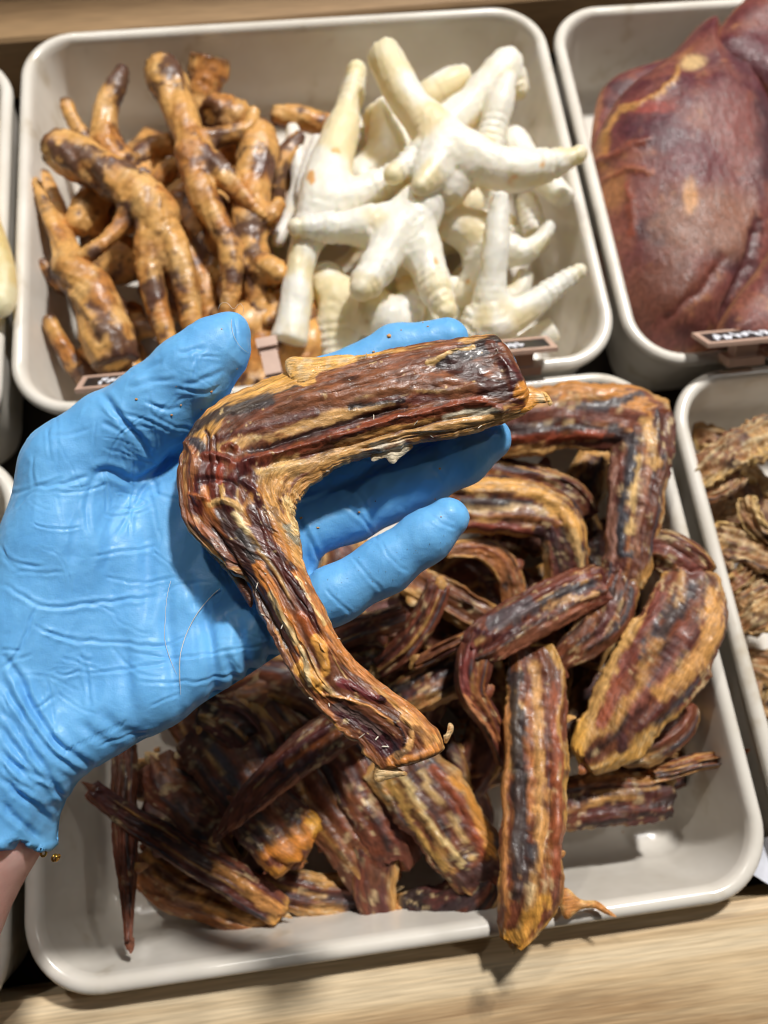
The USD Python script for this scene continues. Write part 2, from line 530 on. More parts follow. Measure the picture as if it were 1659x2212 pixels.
def loft(Cn, S, W, TH, UP, nt, seed, ds, strands=(), crinkle=0.0005, edge_jag=0.08, cap0=0.14, cap1=0.14, edge_col=None, base=(BROWN, MAROON), end_col=None, fleck=0.62, flat=0.62, taper_noise=1.0, edge_at=(0.62, 0.95), edge_patch=1.0, joints=2, lump=1.0, fibre_h=1.0, depth=0.86):
    """a flattened meaty strip along Cn with side vectors S, half widths W and half thicknesses TH; strands run along it"""
    n = len(Cn)
    s = np.r_[0, np.cumsum(np.linalg.norm(np.diff(Cn, axis=0), axis=1))]
    Ltot = s[-1]
    phi = np.linspace(0, 2 * np.pi, nt, endpoint=False)
    ct, st_ = np.cos(phi), np.sin(phi)
    e = flat
    t = np.sign(ct) * np.abs(ct) ** 0.85
    y = np.sign(st_) * (0.8 * np.abs(st_) ** e + 0.2 * np.abs(st_) ** 0.4) * (1 - 0.35 * np.abs(ct) ** 3)
    SS, T = np.meshgrid(s, t, indexing="ij")
    Y = np.broadcast_to(y, SS.shape).copy()
    capf = np.ones(n)
    for cp, dist in ((cap0, s), (cap1, Ltot - s)):
        r = max(cp * (W[0] if dist is s else W[-1]), 1e-5)
        x = np.clip(1 - dist / r, 0, 1)
        capf *= np.sqrt(np.clip(1 - x * x, 0.0, 1))
    capf = np.maximum(capf, 0.02)
    off = seed * 17.31
    mm = 1000.0
    side = np.sign(T)
    jag = 1 + edge_jag * 3.2 * (fbm(np.stack([SS * mm * 0.07, side * 3.7 + off, SS * 0], -1), 3, seed) - 0.5) * np.abs(T)
    Wx = (W * capf)[:, None] * jag
    across = T * W[:, None] * mm
    P1 = np.stack([SS * mm * 0.05, across * 0.16, Y * 0.6 + off], -1)       # long streaks
    P2 = np.stack([SS * mm * 0.16, across * 0.3, Y * 0.8 + off + 9], -1)
    P3 = np.stack([SS * mm * 0.3, across * 0.6, Y + off + 5], -1)
    P4 = np.stack([SS * mm * 0.14, across * 0.95, Y + off + 21], -1)         # fibres
    n1, n2, n3, n4 = fbm(P1, 3, seed), fbm(P2, 3, seed + 3), fbm(P3, 3, seed + 7), fbm(P4, 3, seed + 13)
    # skin edge ragged and the cut ends torn
    jag = jag * (1 + edge_jag * 1.3 * (fbm(np.stack([SS * mm * 0.5, side * 2.1 + off, SS * 0 + 4], -1), 2, seed + 2) - 0.5) * np.abs(T) ** 2)
    Wx = (W * capf)[:, None] * jag
    col = lerp(base[0][None, None], base[1][None, None], sm(0.35, 0.65, n1))
    hgt = np.zeros_like(SS)
    wob = [fbm(np.stack([s * mm * 0.03 + 31 * k, np.full(n, off), np.zeros(n)], -1), 2, seed + k)[:, None] - 0.5 for k in range(len(strands))]
    for k, (tk, wk, amp, cc, s0, s1) in enumerate(strands):
        x = (T - tk - 0.6 * wob[k]) / wk
        g = np.exp(-np.abs(x) ** 1.4 * 1.1)
        u = SS / Ltot
        win = sm(s0 - 0.06, s0 + 0.06, u) * (1 - sm(s1 - 0.06, s1 + 0.06, u))
        hgt += amp * g * win * (0.7 + 0.6 * n1)
        if cc is not None:
            m = sm(0.40, 0.66, g * win + 1.0 * (n2 - 0.5) + 0.7 * (n4 - 0.5)) * 0.9
            col = lerp(col, cc, m)
    if edge_col is not None:
        sidew = fbm(np.stack([SS * mm * 0.03, side * 5.3 + off, SS * 0 + 2], -1), 2, seed + 23)
        m = sm(edge_at[0], edge_at[1], np.abs(T) + 0.6 * (n2 - 0.5) + 0.25 * (n3 - 0.5) + edge_patch * 1.6 * (sidew - 0.55))
        col = lerp(col, lerp(edge_col[None, None], CREAM[None, None], sm(0.5, 0.75, n3) * 0.6), m)
    jr = np.random.default_rng(seed + 99)
    for q in range(joints):                          # knobby joints: crosswise wrinkles, bits of cartilage
        sj = jr.uniform(0.12, 0.88) * Ltot
        b = np.exp(-((SS - sj - 0.4 * W[:, None] * T * jr.uniform(-1, 1)) / (0.5 * W[:, None])) ** 2)
        col = lerp(col, [AMBER, RUST, DARK, MAROON][jr.integers(4)], b * sm(0.45, 0.6, n3 * 0.5 + n2 * 0.5) * 0.9)
        col = lerp(col, CREAM, b * sm(0.57, 0.66, n3) * 0.7)
        hgt += b * 0.0018 * (fbm(np.stack([SS * mm * 0.3, across * 0.35, Y + off + 40], -1), 3, seed + 41 + q) - 0.45)
    if end_col is not None:
        for d in ([s, Ltot - s] if end_col[1] == 2 else [Ltot - s]):
            m = sm(0.8, 0.2, d[:, None] / (1.1 * W[:, None]) + 0.9 * (n2 - 0.5))
            col = lerp(col, end_col[0], m)
    col = lerp(col, CREAM, 0.75 * sm(fleck, fleck + 0.1, n3 * 0.4 + n4 * 0.6))
    rdg = 1 - np.abs(2 * n4 - 1)
    rd2 = 1 - np.abs(2 * n2 - 1)
    hgt += lump * (crinkle * 1.6 * (n3 - 0.5) + crinkle * 3.0 * (rd2 - 0.75)) + fibre_h * crinkle * 2.4 * (rdg - 0.75)
    hgt *= capf[:, None]
    top = UP
    yy = (TH * capf)[:, None] * Y + np.sign(Y) * hgt * np.abs(Y) ** 0.5
    # the middle line sways up and down
    sway = 0.0035 * (fbm(np.stack([s * mm * 0.025, np.full(n, off), np.full(n, 3.3)], -1), 2, seed + 11) - 0.5) * taper_noise
    endsh = np.exp(-SS / (0.5 * W[:, None])) - np.exp(-(Ltot - SS) / (0.5 * W[:, None]))
    Tn = np.gradient(Cn, axis=0)
    Tn /= np.linalg.norm(Tn, axis=1, keepdims=True)
    shift = endsh * W[:, None] * 1.3 * (fbm(np.stack([T * 2.2 + off, Y * 0.8, SS * 0 + np.sign(endsh) * 3], -1), 3, seed + 17) - 0.4) * taper_noise
    Cn = Cn[:, None] + Tn[:, None] * shift[..., None] + S[:, None] * (W[:, None] * 0.35 * taper_noise * (fbm(np.stack([SS * mm * 0.04, SS * 0 + off, SS * 0 + 8], -1), 2, seed + 19) - 0.5))[..., None]
    V = Cn + S[:, None] * (T * Wx)[..., None] + top[:, None] * (yy + sway[:, None])[..., None]
    f = grid_faces(n, nt, True)
    v = V.reshape(-1, 3)
    f3 = np.vstack([f[:, [0, 1, 2]], f[:, [0, 2, 3]]])
    a, b = len(v), len(v) + 1
    v = np.vstack([v, V[0].mean(0), V[-1].mean(0)])
    j = np.arange(nt)
    f3 = np.vstack([f3, np.stack([np.full(nt, a), (j + 1) % nt, j], 1), np.stack([np.full(nt, b), (n - 1) * nt + j, (n - 1) * nt + (j + 1) % nt], 1)])
    flow = np.stack([SS * mm, phi[None] / np.pi * W[:, None] * mm + 0 * SS, np.full(SS.shape, off)], -1).reshape(-1, 3)
    colv = col.reshape(-1, 3)
    flow = np.vstack([flow, flow[:1], flow[-1:]])
    colv = np.vstack([colv, colv[:1], colv[-1:]])
    if np.einsum("ij,ij->i", v[f3].mean(1) - v[f3].mean(1), v[f3].mean(1)).sum() < 0:
        f3 = f3[:, ::-1]
    # outward orientation
    tm = trimesh.Trimesh(v, f3, process=False)
    if tm.volume < 0:
        f3 = f3[:, ::-1]
    return v, f3, np.clip(colv * depth, 0, 1), flow


def paint(v, nrm, flow, col, strokes, seed, wob=14, top=-0.15):
    """strands, tendons and patches along polylines in survey units: (polyline, half width, colour, height mm, raggedness)"""
    uvp = survey(v)
    on = nrm[:, 2] > top
    h = np.zeros(len(v))
    z0 = np.zeros(len(v))
    wobx = np.stack([fbm(np.c_[uvp * 0.035, z0 + seed], 3, 21), fbm(np.c_[uvp * 0.035, z0 + seed], 3, 22)], 1) - 0.5
    fine = fbm(np.c_[flow[:, 0] * 0.3, flow[:, 1] * 1.5, z0 + seed], 3, 23) - 0.5
    streak = fbm(np.c_[flow[:, 0] * 0.09, flow[:, 1] * 1.1, z0 + seed], 3, 24) - 0.5
    for poly, w, cc, hh, soft in strokes:
        pl = smooth_poly(poly)
        m = ((uvp > pl.min(0) - 2.5 * w - 20) & (uvp < pl.max(0) + 2.5 * w + 20)).all(1) & on
        if not m.any():
            continue
        d, al = polydist(uvp[m] + wobx[m] * wob, pl)
        x = d / w
        endf = sm(0, 0.1, al) * sm(0, 0.1, 1 - al) * 0.5 + 0.5
        h[m] += hh * 1e-3 * np.exp(-x ** 1.5 * 1.4) * endf
        mask = sm(1.0 + 0.25 * soft, 1.0 - 0.5 * soft, x + (1.5 * streak[m] + 0.6 * fine[m]) * (0.5 + soft))
        col[m] = lerp(col[m], cc, mask * 0.93)
    return h * on, col, streak, fine


def strands_for(rng, n=6, palette=(BROWN, MAROON, DARK, GREY, GOLD, RUST, AMBER), amp=0.0015):
    out = []
    ts = np.linspace(-0.8, 0.8, n) + rng.uniform(-0.1, 0.1, n)
    for tk in ts:
        a = rng.uniform(0.0, 0.35)
        out.append((tk, rng.uniform(0.06, 0.17), rng.uniform(0.5, 1.7) * amp, palette[rng.integers(len(palette))], a if rng.random() < 0.7 else -0.2, 1.2 if rng.random() < 0.35 else a + rng.uniform(0.3, 0.7)))
    return out


def strip(name, st, seed, mat_, parent, nstr=6, thick=0.36, roll=0.0, ds=0.0009, nt=56, palette=None, **kw):
    """st rows: u, v, half width in survey units, height in mm"""
    rng = np.random.default_rng(seed)
    P = np.array([[*at(u, v, z / 1000), 0, 0] for u, v, w, z in st])
    for k, (u, v, w, z) in enumerate(st):
        P[k, 3] = w * mpp(P[k, :3])
    tot = P[:, 3].max()
    P[:, 4] = np.minimum(P[:, 3] * thick, 0.0046) if np.isscalar(thick) else np.array(thick) / 1000
    R, s = spline(P, ds)
    Cn, W, TH = R[:, :3], R[:, 3], R[:, 4]
    T = np.gradient(Cn, axis=0)
    T /= np.linalg.norm(T, axis=1, keepdims=True)
    view = CAM - Cn
    view /= np.linalg.norm(view, axis=1, keepdims=True)
    up = 0.5 * view + 0.5 * np.array([0, 0, 1.0])
    S = np.cross(T, up)
    S /= np.linalg.norm(S, axis=1, keepdims=True)
    UP = np.cross(S, T)
    if roll is not None and np.any(np.asarray(roll) != 0):
        r = np.interp(np.linspace(0, 1, len(Cn)), np.linspace(0, 1, np.size(roll)), np.atleast_1d(roll))[:, None]
        S, UP = S * np.cos(r) + UP * np.sin(r), UP * np.cos(r) - S * np.sin(r)
    strands = strands_for(rng, nstr) if palette is None else strands_for(rng, nstr, palette)
    v, f, c, fl = loft(Cn, S, W, TH, UP, nt, seed, ds, strands, **kw)
    return v, f, c, fl


def dome(poly, z, thick, seed, bulge=0.006, nseg=60, cells=0.0016, edge_w=0.012, jag=0.0, zvar=None):
    """a leathery piece from its outline (survey units) at height z mm: rises from the edge inwards; closed, with real thickness"""
    from shapely.geometry import Polygon, Point
    import shapely
    pl = smooth_poly(np.vstack([poly, poly[:1]]), 8)
    zz = z / 1000
    W3 = np.array([at(u, v, zz) for u, v in pl[:-1]])
    xy = W3[:, :2]
    if jag:
        c = xy.mean(0)
        k = np.arange(len(xy))
        r = 1 + jag * (noise(np.stack([k * 0.35, np.full(len(k), seed * 3.1), k * 0.0], -1), seed) - 0.5)
        xy = c + (xy - c) * r[:, None]
    pg = Polygon(xy).buffer(0)
    if pg.geom_type != "Polygon":
        pg = max(pg.geoms, key=lambda g: g.area)
    ring = pg.exterior
    m = max(24, int(ring.length / cells))
    B = np.array([ring.interpolate(q, normalized=True).coords[0] for q in np.arange(m) / m])
    lo, hi = B.min(0), B.max(0)
    gx, gy = np.meshgrid(np.arange(lo[0], hi[0], cells), np.arange(lo[1], hi[1], cells), indexing="ij")
    g = np.stack([gx.ravel(), gy.ravel()], 1)
    g += (np.random.default_rng(seed).random(g.shape) - 0.5) * cells * 0.3
    d = shapely.distance(shapely.points(g), ring)
    g = g[shapely.contains_xy(pg, g[:, 0], g[:, 1]) & (d > cells * 0.6)]
    from scipy.spatial import Delaunay
    pts = np.vstack([B, g])
    tri = Delaunay(pts).simplices
    cen = pts[tri].mean(1)
    tri = tri[shapely.contains_xy(pg, cen[:, 0], cen[:, 1])]
    a = pts[tri]
    e1, e2 = a[:, 1] - a[:, 0], a[:, 2] - a[:, 0]
    area = e1[:, 0] * e2[:, 1] - e1[:, 1] * e2[:, 0]
    tri[area < 0] = tri[area < 0][:, ::-1]
    de = shapely.distance(shapely.points(pts), ring)
    de[:m] = 0
    rise = np.sqrt(np.clip(1 - (1 - np.clip(de / edge_w, 0, 1)) ** 2, 0, 1))
    top = zz + bulge * rise
    if zvar is not None:
        top = top + zvar(pts)
    und = top - thick * np.sqrt(np.clip(de / (0.6 * thick), 0, 1)) - 1e-5
    n = len(pts)
    v = np.vstack([np.c_[pts, top], np.c_[pts, und]])
    rim = np.array([[j, j + n, (j + 1) % m + n, (j + 1) % m] for j in range(m)])
    # the ring runs either way round
    orient = 1 if ring.is_ccw else -1
    rim = rim if orient > 0 else rim[:, ::-1]
    f = np.vstack([tri, tri[:, ::-1] + n, rim[:, [0, 1, 2]], rim[:, [0, 2, 3]]])
    return v, f, np.r_[de, de], n


def foot(limbs, seed, white=False, cell=0.0015, blend=0.006, cut=True):
    """a dried chicken foot: limbs are polylines of (u, v, radius in survey units, height mm)"""
    chains = []
    for lm in limbs:
        P = np.array([[*at(u, v, z / 1000), 0] for u, v, r, z in lm])
        for k in range(len(lm)):
            P[k, 3] = lm[k][2] * mpp(P[k, :3]) * (0.97 if white else 1.0)
        R, _ = spline(P, 0.006)
        chains.append(R[:, :4])
    caps = [c for ch in chains for c in capsule_chain(ch)]

    def fn(p):
        d = None
        for ch in chains:
            dd = None
            for c in capsule_chain(ch):
                x = d_capsule(p, c)[0]
                dd = x if dd is None else np.minimum(dd, x)
            d = dd if d is None else smin(d, dd, blend)
        return np.maximum(d, (p - cut_p) @ cut_n) if cut else d
    c0 = chains[0]
    cut_n = (c0[0, :3] - c0[1, :3]) / np.linalg.norm(c0[0, :3] - c0[1, :3])
    cut_p = c0[0, :3] + cut_n * c0[0, 3] * 0.15
    allp = np.vstack(chains)
    lo = (allp[:, :3] - allp[:, 3:]).min(0) - 3 * cell
    hi = (allp[:, :3] + allp[:, 3:]).max(0) + 3 * cell
    v, f = surface_nets(fn, lo, hi, cell)
    nv = normals_of(v, f)
    # rings round the toes, wrinkles at the joints
    best = np.full(len(v), 1e9)
    axial = np.zeros(len(v))
    which = np.zeros(len(v), int)
    ends = np.zeros(len(v))
    rad = np.zeros((len(v), 3))
    loc = np.zeros(len(v))
    for i, ch in enumerate(chains):
        s0 = 0.0
        Lc = np.linalg.norm(np.diff(ch[:, :3], axis=0), axis=1).sum()
        for c in capsule_chain(ch):
            d, h = d_capsule(v, c)
            l = np.linalg.norm(c[1] - c[0])
            m = d < best
            best[m] = d[m]
            axial[m] = s0 + h[m] * l
            ends[m] = Lc - axial[m]
            which[m] = i
            q = v[m] - c[0] - h[m][:, None] * (c[1] - c[0])
            loc[m] = c[2] + (c[3] - c[2]) * h[m]
            rad[m] = q / np.maximum(np.linalg.norm(q, axis=1, keepdims=True), 1e-6)
            s0 += l
    off = seed * 7.7
    nn = fbm(v * 130 + off, 3, seed)
    n2 = fbm(v * 420 + off, 2, seed + 1)
    ring = np.sin(axial * 2 * np.pi / (0.0042 if white else 0.0034) + 3 * nn)
    ringy = np.where(which == 0, 0.25, 1.0) * sm(0.03, 0.018, ends)
    fold = 1 - np.abs(2 * fbm(np.c_[rad * 1.5 + off, axial * 38][:, [0, 1, 2]] + np.c_[axial * 38, axial * 30, axial * 22], 3, seed + 9) - 1)
    knuck = noise(np.c_[axial * 75, which * 9.1 + off, which * 0.0], seed + 12) - 0.5
    sil = np.minimum(loc / 0.008, 1.3)
    dsp = sil * ((0.0012 if white else 0.0026) * (fold - 0.72) + (0.0020 if white else 0.0022) * knuck) + (0.0006 if white else 0.00032) * ring * ringy + (0.0011 if white else 0.0020) * (nn - 0.5) + (0.0006 if white else 0.0012) * (n2 - 0.5)
    v = v + nv * dsp[:, None]
    if white:
        col = lerp(C(240, 232, 216)[None], C(232, 212, 170)[None], sm(0.46, 0.68, fbm(v * 45 + off, 3, seed + 2)))
        col = lerp(col, C(240, 216, 164), 0.5 * sm(0.008, 0.002, ends) * (which > 0))
        col = lerp(col, C(226, 150, 40), 0.8 * sm(0.79, 0.82, fbm(v * 70 + off + 5, 2, seed + 4)))
    else:
        a, b = fbm(v * 60 + off, 3, seed + 2), fbm(v * 85 + off + 3, 3, seed + 5)
        col = lerp(C(212, 160, 92)[None], C(184, 122, 62)[None], sm(0.4, 0.68, a))
        col = lerp(col, C(218, 174, 112), 0.7 * sm(0.55, 0.7, b))
        dk = sm(0.51, 0.6, 0.7 * fbm(v * 52 + off + 11, 3, seed + 6) + 0.3 * fbm(v * 260, 3, seed + 8))
        col = lerp(col, C(70, 45, 46), dk * 0.88)
        col = lerp(col, C(120, 76, 48), 0.6 * sm(0.58, 0.38, fold))  # darkens the hollows of the skin folds in the colour
        if cut:
            ec = (v - cut_p) @ cut_n
            rr = np.linalg.norm(v - c0[0, :3] - ((v - c0[0, :3]) @ cut_n)[:, None] * cut_n, axis=1) / c0[0, 3]
            col = lerp(col, C(70, 42, 40), sm(-0.004, -0.0005, ec + 0.004 * (nn - 0.5)) * 0.8)
            col = lerp(col, C(216, 172, 104), sm(-0.0015, -0.0003, ec) * sm(0.62, 0.5, rr + 0.3 * (n2 - 0.5)))
        col = lerp(col, C(96, 60, 40), 0.5 * sm(0.55, 0.62, n2) * sm(0.5, 0.6, a))
    fl = np.c_[axial * 1000, best * 0 + nn * 10, np.full(len(v), off) + which]
    return v, f, np.clip(col, 0, 1), fl
# ------------------------------------------------------------------ chicken feet in the back middle tray
# limb rows: u, v, radius (survey units), height (mm)
def z1(*pts):
    return [(u / 2.0, v / 2.0, r / 2.0, z) for u, v, r, z in pts]


BROWN_FEET = [
    ("brown dried foot with its cut shank pointing up, topmost of the brown feet", [
        z1((700, 300, 84, 74), (745, 400, 74, 74), (800, 540, 66, 73), (840, 660, 72, 72)),
        z1((840, 660, 62, 72), (950, 740, 56, 71), (1050, 850, 44, 69), (1140, 935, 26, 66)),
        z1((830, 680, 62, 72), (870, 830, 58, 70), (940, 960, 54, 66), (1000, 1100, 50, 62), (1000, 1250, 44, 58), (980, 1345, 36, 54)),
        z1((860, 620, 40, 72), (960, 590, 36, 71), (1070, 560, 32, 71), (1095, 490, 26, 72))]),
    ("brown purple-blotched foot whose shank end lies by the tray's left rim", [
        z1((250, 640, 86, 72), (340, 690, 96, 72), (470, 760, 88, 71), (600, 850, 92, 68)),
        z1((600, 850, 80, 68), (680, 950, 84, 66), (640, 1120, 56, 62), (670, 1290, 50, 56), (730, 1480, 40, 50)),
        z1((640, 900, 80, 67), (740, 1050, 68, 63), (800, 1220, 56, 58), (830, 1400, 46, 52)),
        z1((560, 900, 46, 68), (480, 1020, 34, 67), (410, 1080, 36, 67), (310, 1125, 26, 66))]),
    ("brown dried foot with a thick smooth shank at the lower left, behind the gloved thumb", [
        z1((500, 1560, 96, 50), (455, 1420, 104, 54), (400, 1270, 96, 58), (320, 1180, 84, 60)),
        z1((310, 1170, 70, 60), (260, 1050, 40, 60), (210, 920, 32, 60), (155, 785, 22, 60)),
        z1((330, 1150, 50, 60), (290, 1020, 30, 55), (250, 900, 26, 50))]),
    ("upright tapering brown toe with ringed skin, left of the highest brown foot", [
        z1((535, 295, 26, 66), (500, 380, 40, 64), (455, 480, 46, 60), (455, 610, 62, 54), (520, 720, 70, 48)),
        z1((520, 700, 50, 46), (600, 760, 50, 44), (660, 800, 40, 44))]),
    ("thin brown toe poking up by the left wall of the tray", [
        z1((285, 440, 26, 56), (310, 510, 30, 54), (360, 590, 34, 50), (420, 700, 44, 44))]),
    ("brown shank end with a flared reddish rim, leaning on the back wall", [
        z1((905, 255, 88, 62), (900, 300, 92, 58), (880, 390, 62, 54), (850, 520, 56, 44), (800, 640, 60, 36))]),
    ("brown foot stub with a pale round bone end facing up", [
        z1((910, 500, 56, 68), (960, 500, 84, 64), (1040, 530, 72, 60), (1120, 640, 60, 54))]),
    ("reddish brown dried chicken foot standing at the border to the white feet", [
        z1((1120, 570, 66, 62), (1110, 700, 84, 62), (1085, 860, 84, 60), (1080, 1000, 72, 58), (1090, 1120, 66, 54), (1120, 1280, 62, 48), (1130, 1460, 60, 42)),
        z1((1100, 950, 60, 58), (1160, 940, 44, 62), (1205, 880, 28, 66)),
        z1((1090, 1120, 55, 56), (1150, 1160, 56, 60), (1200, 1180, 42, 64))]),
    ("slim orange brown toe beside the white feet", [
        z1((1300, 580, 26, 58), (1260, 640, 38, 56), (1210, 740, 42, 52), (1190, 860, 36, 44))]),
    ("dark brown broken foot piece in the gap at the left", [
        z1((440, 830, 60, 50), (390, 900, 72, 52), (340, 960, 58, 54)),
        z1((400, 900, 50, 48), (440, 1000, 44, 44))]),
    ("brown toe crossing behind the two foremost feet", [
        z1((740, 620, 50, 44), (660, 640, 52, 46), (600, 690, 46, 46)),
        z1((740, 720, 36, 50), (690, 770, 44, 48), (630, 830, 40, 44))]),
    ("striped grey brown foot low down between the brown feet", [
        z1((790, 1000, 26, 50), (830, 1120, 48, 46), (880, 1260, 50, 42), (900, 1400, 46, 36)),
        z1((850, 930, 40, 44), (900, 1080, 50, 42), (930, 1220, 46, 38))]),
    ("short brown toe with an orange cut tip by the left wall, lowest on the left", [
        z1((205, 1370, 26, 52), (240, 1440, 36, 48), (300, 1540, 44, 42), (380, 1640, 50, 36))]),
    ("thin brown toe along the left wall beside the large shank", [
        z1((185, 750, 26, 48), (220, 830, 36, 46), (255, 930, 36, 44), (300, 1060, 34, 40))]),
    ("small orange tip sticking out at the left wall", [
        z1((175, 1130, 24, 50), (215, 1180, 30, 46), (270, 1240, 34, 40))]),
    ("dark brown foot in the shade along the back wall", [
        z1((1180, 500, 40, 40), (1280, 510, 48, 40), (1400, 540, 50, 38), (1500, 600, 46, 34))]),
    ("amber brown toe standing in the tray behind the gloved thumb", [
        z1((1090, 1300, 40, 46), (1130, 1420, 44, 44), (1110, 1560, 50, 40), (1060, 1700, 56, 34))]),
]
WHITE_FEET = [
    ("large topmost white foot, knobbly shank end up, one toe over the tray's right rim", [
        [(828, 118, 38, 92), (850, 160, 40, 92), (880, 215, 40, 90), (930, 275, 44, 88), (965, 320, 58, 86)],
        [(965, 320, 54, 86), (1040, 352, 50, 86), (1100, 368, 44, 86), (1170, 360, 36, 88), (1250, 333, 18, 92)],
        [(950, 330, 50, 86), (935, 370, 42, 88), (908, 402, 24, 92)],
        [(940, 310, 36, 86), (890, 345, 30, 86), (848, 378, 20, 88)],
        [(1010, 350, 44, 84), (980, 400, 36, 80), (960, 430, 30, 76)]]),
    ("white chicken foot with one ringed toe pointing up, left of the top foot", [
        [(625, 735, 40, 56), (640, 650, 34, 60), (650, 570, 34, 64), (700, 450, 52, 68)],
        [(700, 440, 58, 68), (715, 360, 48, 68), (745, 260, 33, 70), (770, 155, 20, 74)],
        [(720, 440, 52, 68), (800, 410, 34, 70), (870, 370, 26, 72)]]),
    ("white chicken foot in the middle with toes spread towards the glove", [
        [(930, 410, 40, 76), (890, 470, 56, 74), (850, 510, 62, 72)],
        [(850, 490, 54, 72), (740, 492, 36, 74), (640, 490, 20, 78)],
        [(850, 510, 52, 72), (820, 570, 42, 76), (782, 622, 28, 80)],
        [(890, 500, 54, 72), (920, 570, 42, 70), (940, 620, 36, 70), (965, 670, 24, 72)]]),
    ("white foot at the right whose ringed toe stands straight up like a finger", [
        [(1082, 420, 20, 92), (1075, 480, 26, 86), (1068, 560, 32, 78), (1060, 640, 38, 68), (1060, 700, 56, 60)],
        [(1070, 700, 48, 60), (1140, 665, 34, 64), (1200, 620, 26, 68), (1250, 586, 18, 72)],
        [(1050, 690, 44, 60), (1010, 740, 40, 54), (980, 780, 36, 48)]]),
    ("yellowish white shank with a hollow end, near the back right corner", [
        [(1105, 125, 30, 70), (1080, 160, 40, 68), (1030, 215, 40, 64), (970, 270, 44, 60)],
        [(1095, 175, 24, 76), (1080, 220, 30, 72), (1065, 280, 32, 66), (1050, 340, 36, 60)],
        [(1110, 180, 30, 62), (1120, 195, 22, 62)]]),
    ("short white toe stub behind the top white foot's shank", [
        [(1010, 160, 22, 60), (975, 180, 30, 58), (930, 210, 34, 54)]]),
    ("stubby white toe below the tip that crosses the right rim", [
        [(1222, 432, 22, 66), (1195, 405, 26, 64), (1150, 360, 30, 60), (1110, 310, 36, 56)]]),
    ("pale foot with an orange patch, under the right side of the top white foot", [
        [(960, 480, 40, 58), (1020, 500, 46, 58), (1080, 530, 44, 54), (1120, 545, 30, 56), (1185, 492, 16, 62)],
        [(1030, 510, 44, 54), (1040, 580, 40, 50), (1010, 640, 40, 46)],
        [(1140, 440, 26, 46), (1160, 520, 26, 44)]]),
    ("crumpled white foot low in front, just above the index finger of the glove", [
        [(700, 600, 40, 48), (740, 650, 56, 50), (800, 680, 60, 50), (860, 700, 52, 48)],
        [(740, 640, 40, 52), (730, 720, 50, 46), (740, 790, 50, 40)],
        [(860, 690, 44, 48), (890, 640, 30, 54), (880, 620, 22, 56)]]),
    ("thin white toe at the border to the brown feet, upper", [
        [(632, 275, 14, 56), (640, 330, 20, 54), (650, 390, 24, 50), (630, 460, 20, 46), (600, 520, 14, 46)]]),
    ("narrow white toe at the border to the brown feet, lower", [
        [(690, 300, 16, 60), (675, 350, 22, 58), (660, 420, 26, 54)]]),
    ("white shank knob in the front right corner of the tray, beside the price tag", [
        [(1195, 712, 26, 46), (1150, 735, 26, 42), (1100, 760, 26, 38)]]),
    ("white toe in shade under the standing toe", [
        [(1135, 590, 20, 44), (1110, 640, 28, 40), (1060, 660, 30, 36)]]),
    ("pale foot deep in the tray behind the middle white foot", [
        [(830, 250, 50, 52), (850, 330, 60, 50), (790, 400, 60, 46)],
        [(850, 300, 40, 50), (930, 380, 46, 46), (1000, 440, 46, 44)]]),
    ("pale foot buried under the white feet at the front", [
        [(960, 620, 46, 40), (960, 680, 50, 36), (900, 740, 50, 30), (680, 720, 40, 26), (700, 690, 30, 26)]]),
]
n = 11
for lab, limbs in BROWN_FEET:
    v, f, c, fl = foot(limbs, n, False, cell=0.0016, blend=0.005)
    put("dried_chicken_foot", v, f, M_foot, col=c, flow=fl, label=lab, cat="chicken foot")
    n += 1
for lab, limbs in WHITE_FEET:
    v, f, c, fl = foot(limbs, n, True, cell=0.0015, blend=0.0045)
    put("white_chicken_foot", v, f, M_white, col=c, flow=fl, label=lab, cat="chicken foot")
    n += 1
rng = np.random.default_rng(5)
for k in range(44):                              # lower layer, seen in the gaps
    x, y = (rng.uniform(0.04, 0.165), rng.uniform(0.03, 0.2)) if k < 26 else (rng.uniform(0.19, 0.28), rng.uniform(0.05, 0.2))
    white = x > 0.17
    uv = survey(np.array([[x, y, 0.02]]))[0]
    a = rng.uniform(0, 6.28)
    L = 90
    hh = rng.uniform(0, 22)
    limbs = [[(uv[0] - L * math.cos(a), uv[1] - L * math.sin(a), 34, 16 + hh), (uv[0], uv[1], 44, 20 + hh)]]
    for q in (-0.6, 0.0, 0.6):
        e = rng.uniform(0.7, 1.0)
        limbs.append([(uv[0], uv[1], 38, 20 + hh), (uv[0] + 0.55 * L * math.cos(a + q), uv[1] + 0.55 * L * math.sin(a + q), 27, 23 + hh), (uv[0] + e * L * math.cos(a + 1.3 * q), uv[1] + e * L * math.sin(a + 1.3 * q), 16, 22 + hh + rng.uniform(-5, 12))])
    v, f, c, fl = foot(limbs, 60 + k, white, cell=0.003, blend=0.006)
    put("white_chicken_foot" if white else "dried_chicken_foot", v, f, M_white if white else M_foot, col=c, flow=fl,
        label="pale chicken foot buried under the white ones" if white else "brown chicken foot buried under the others in the back tray", cat="chicken foot",
        group="buried white chicken feet" if white else "buried brown chicken feet")


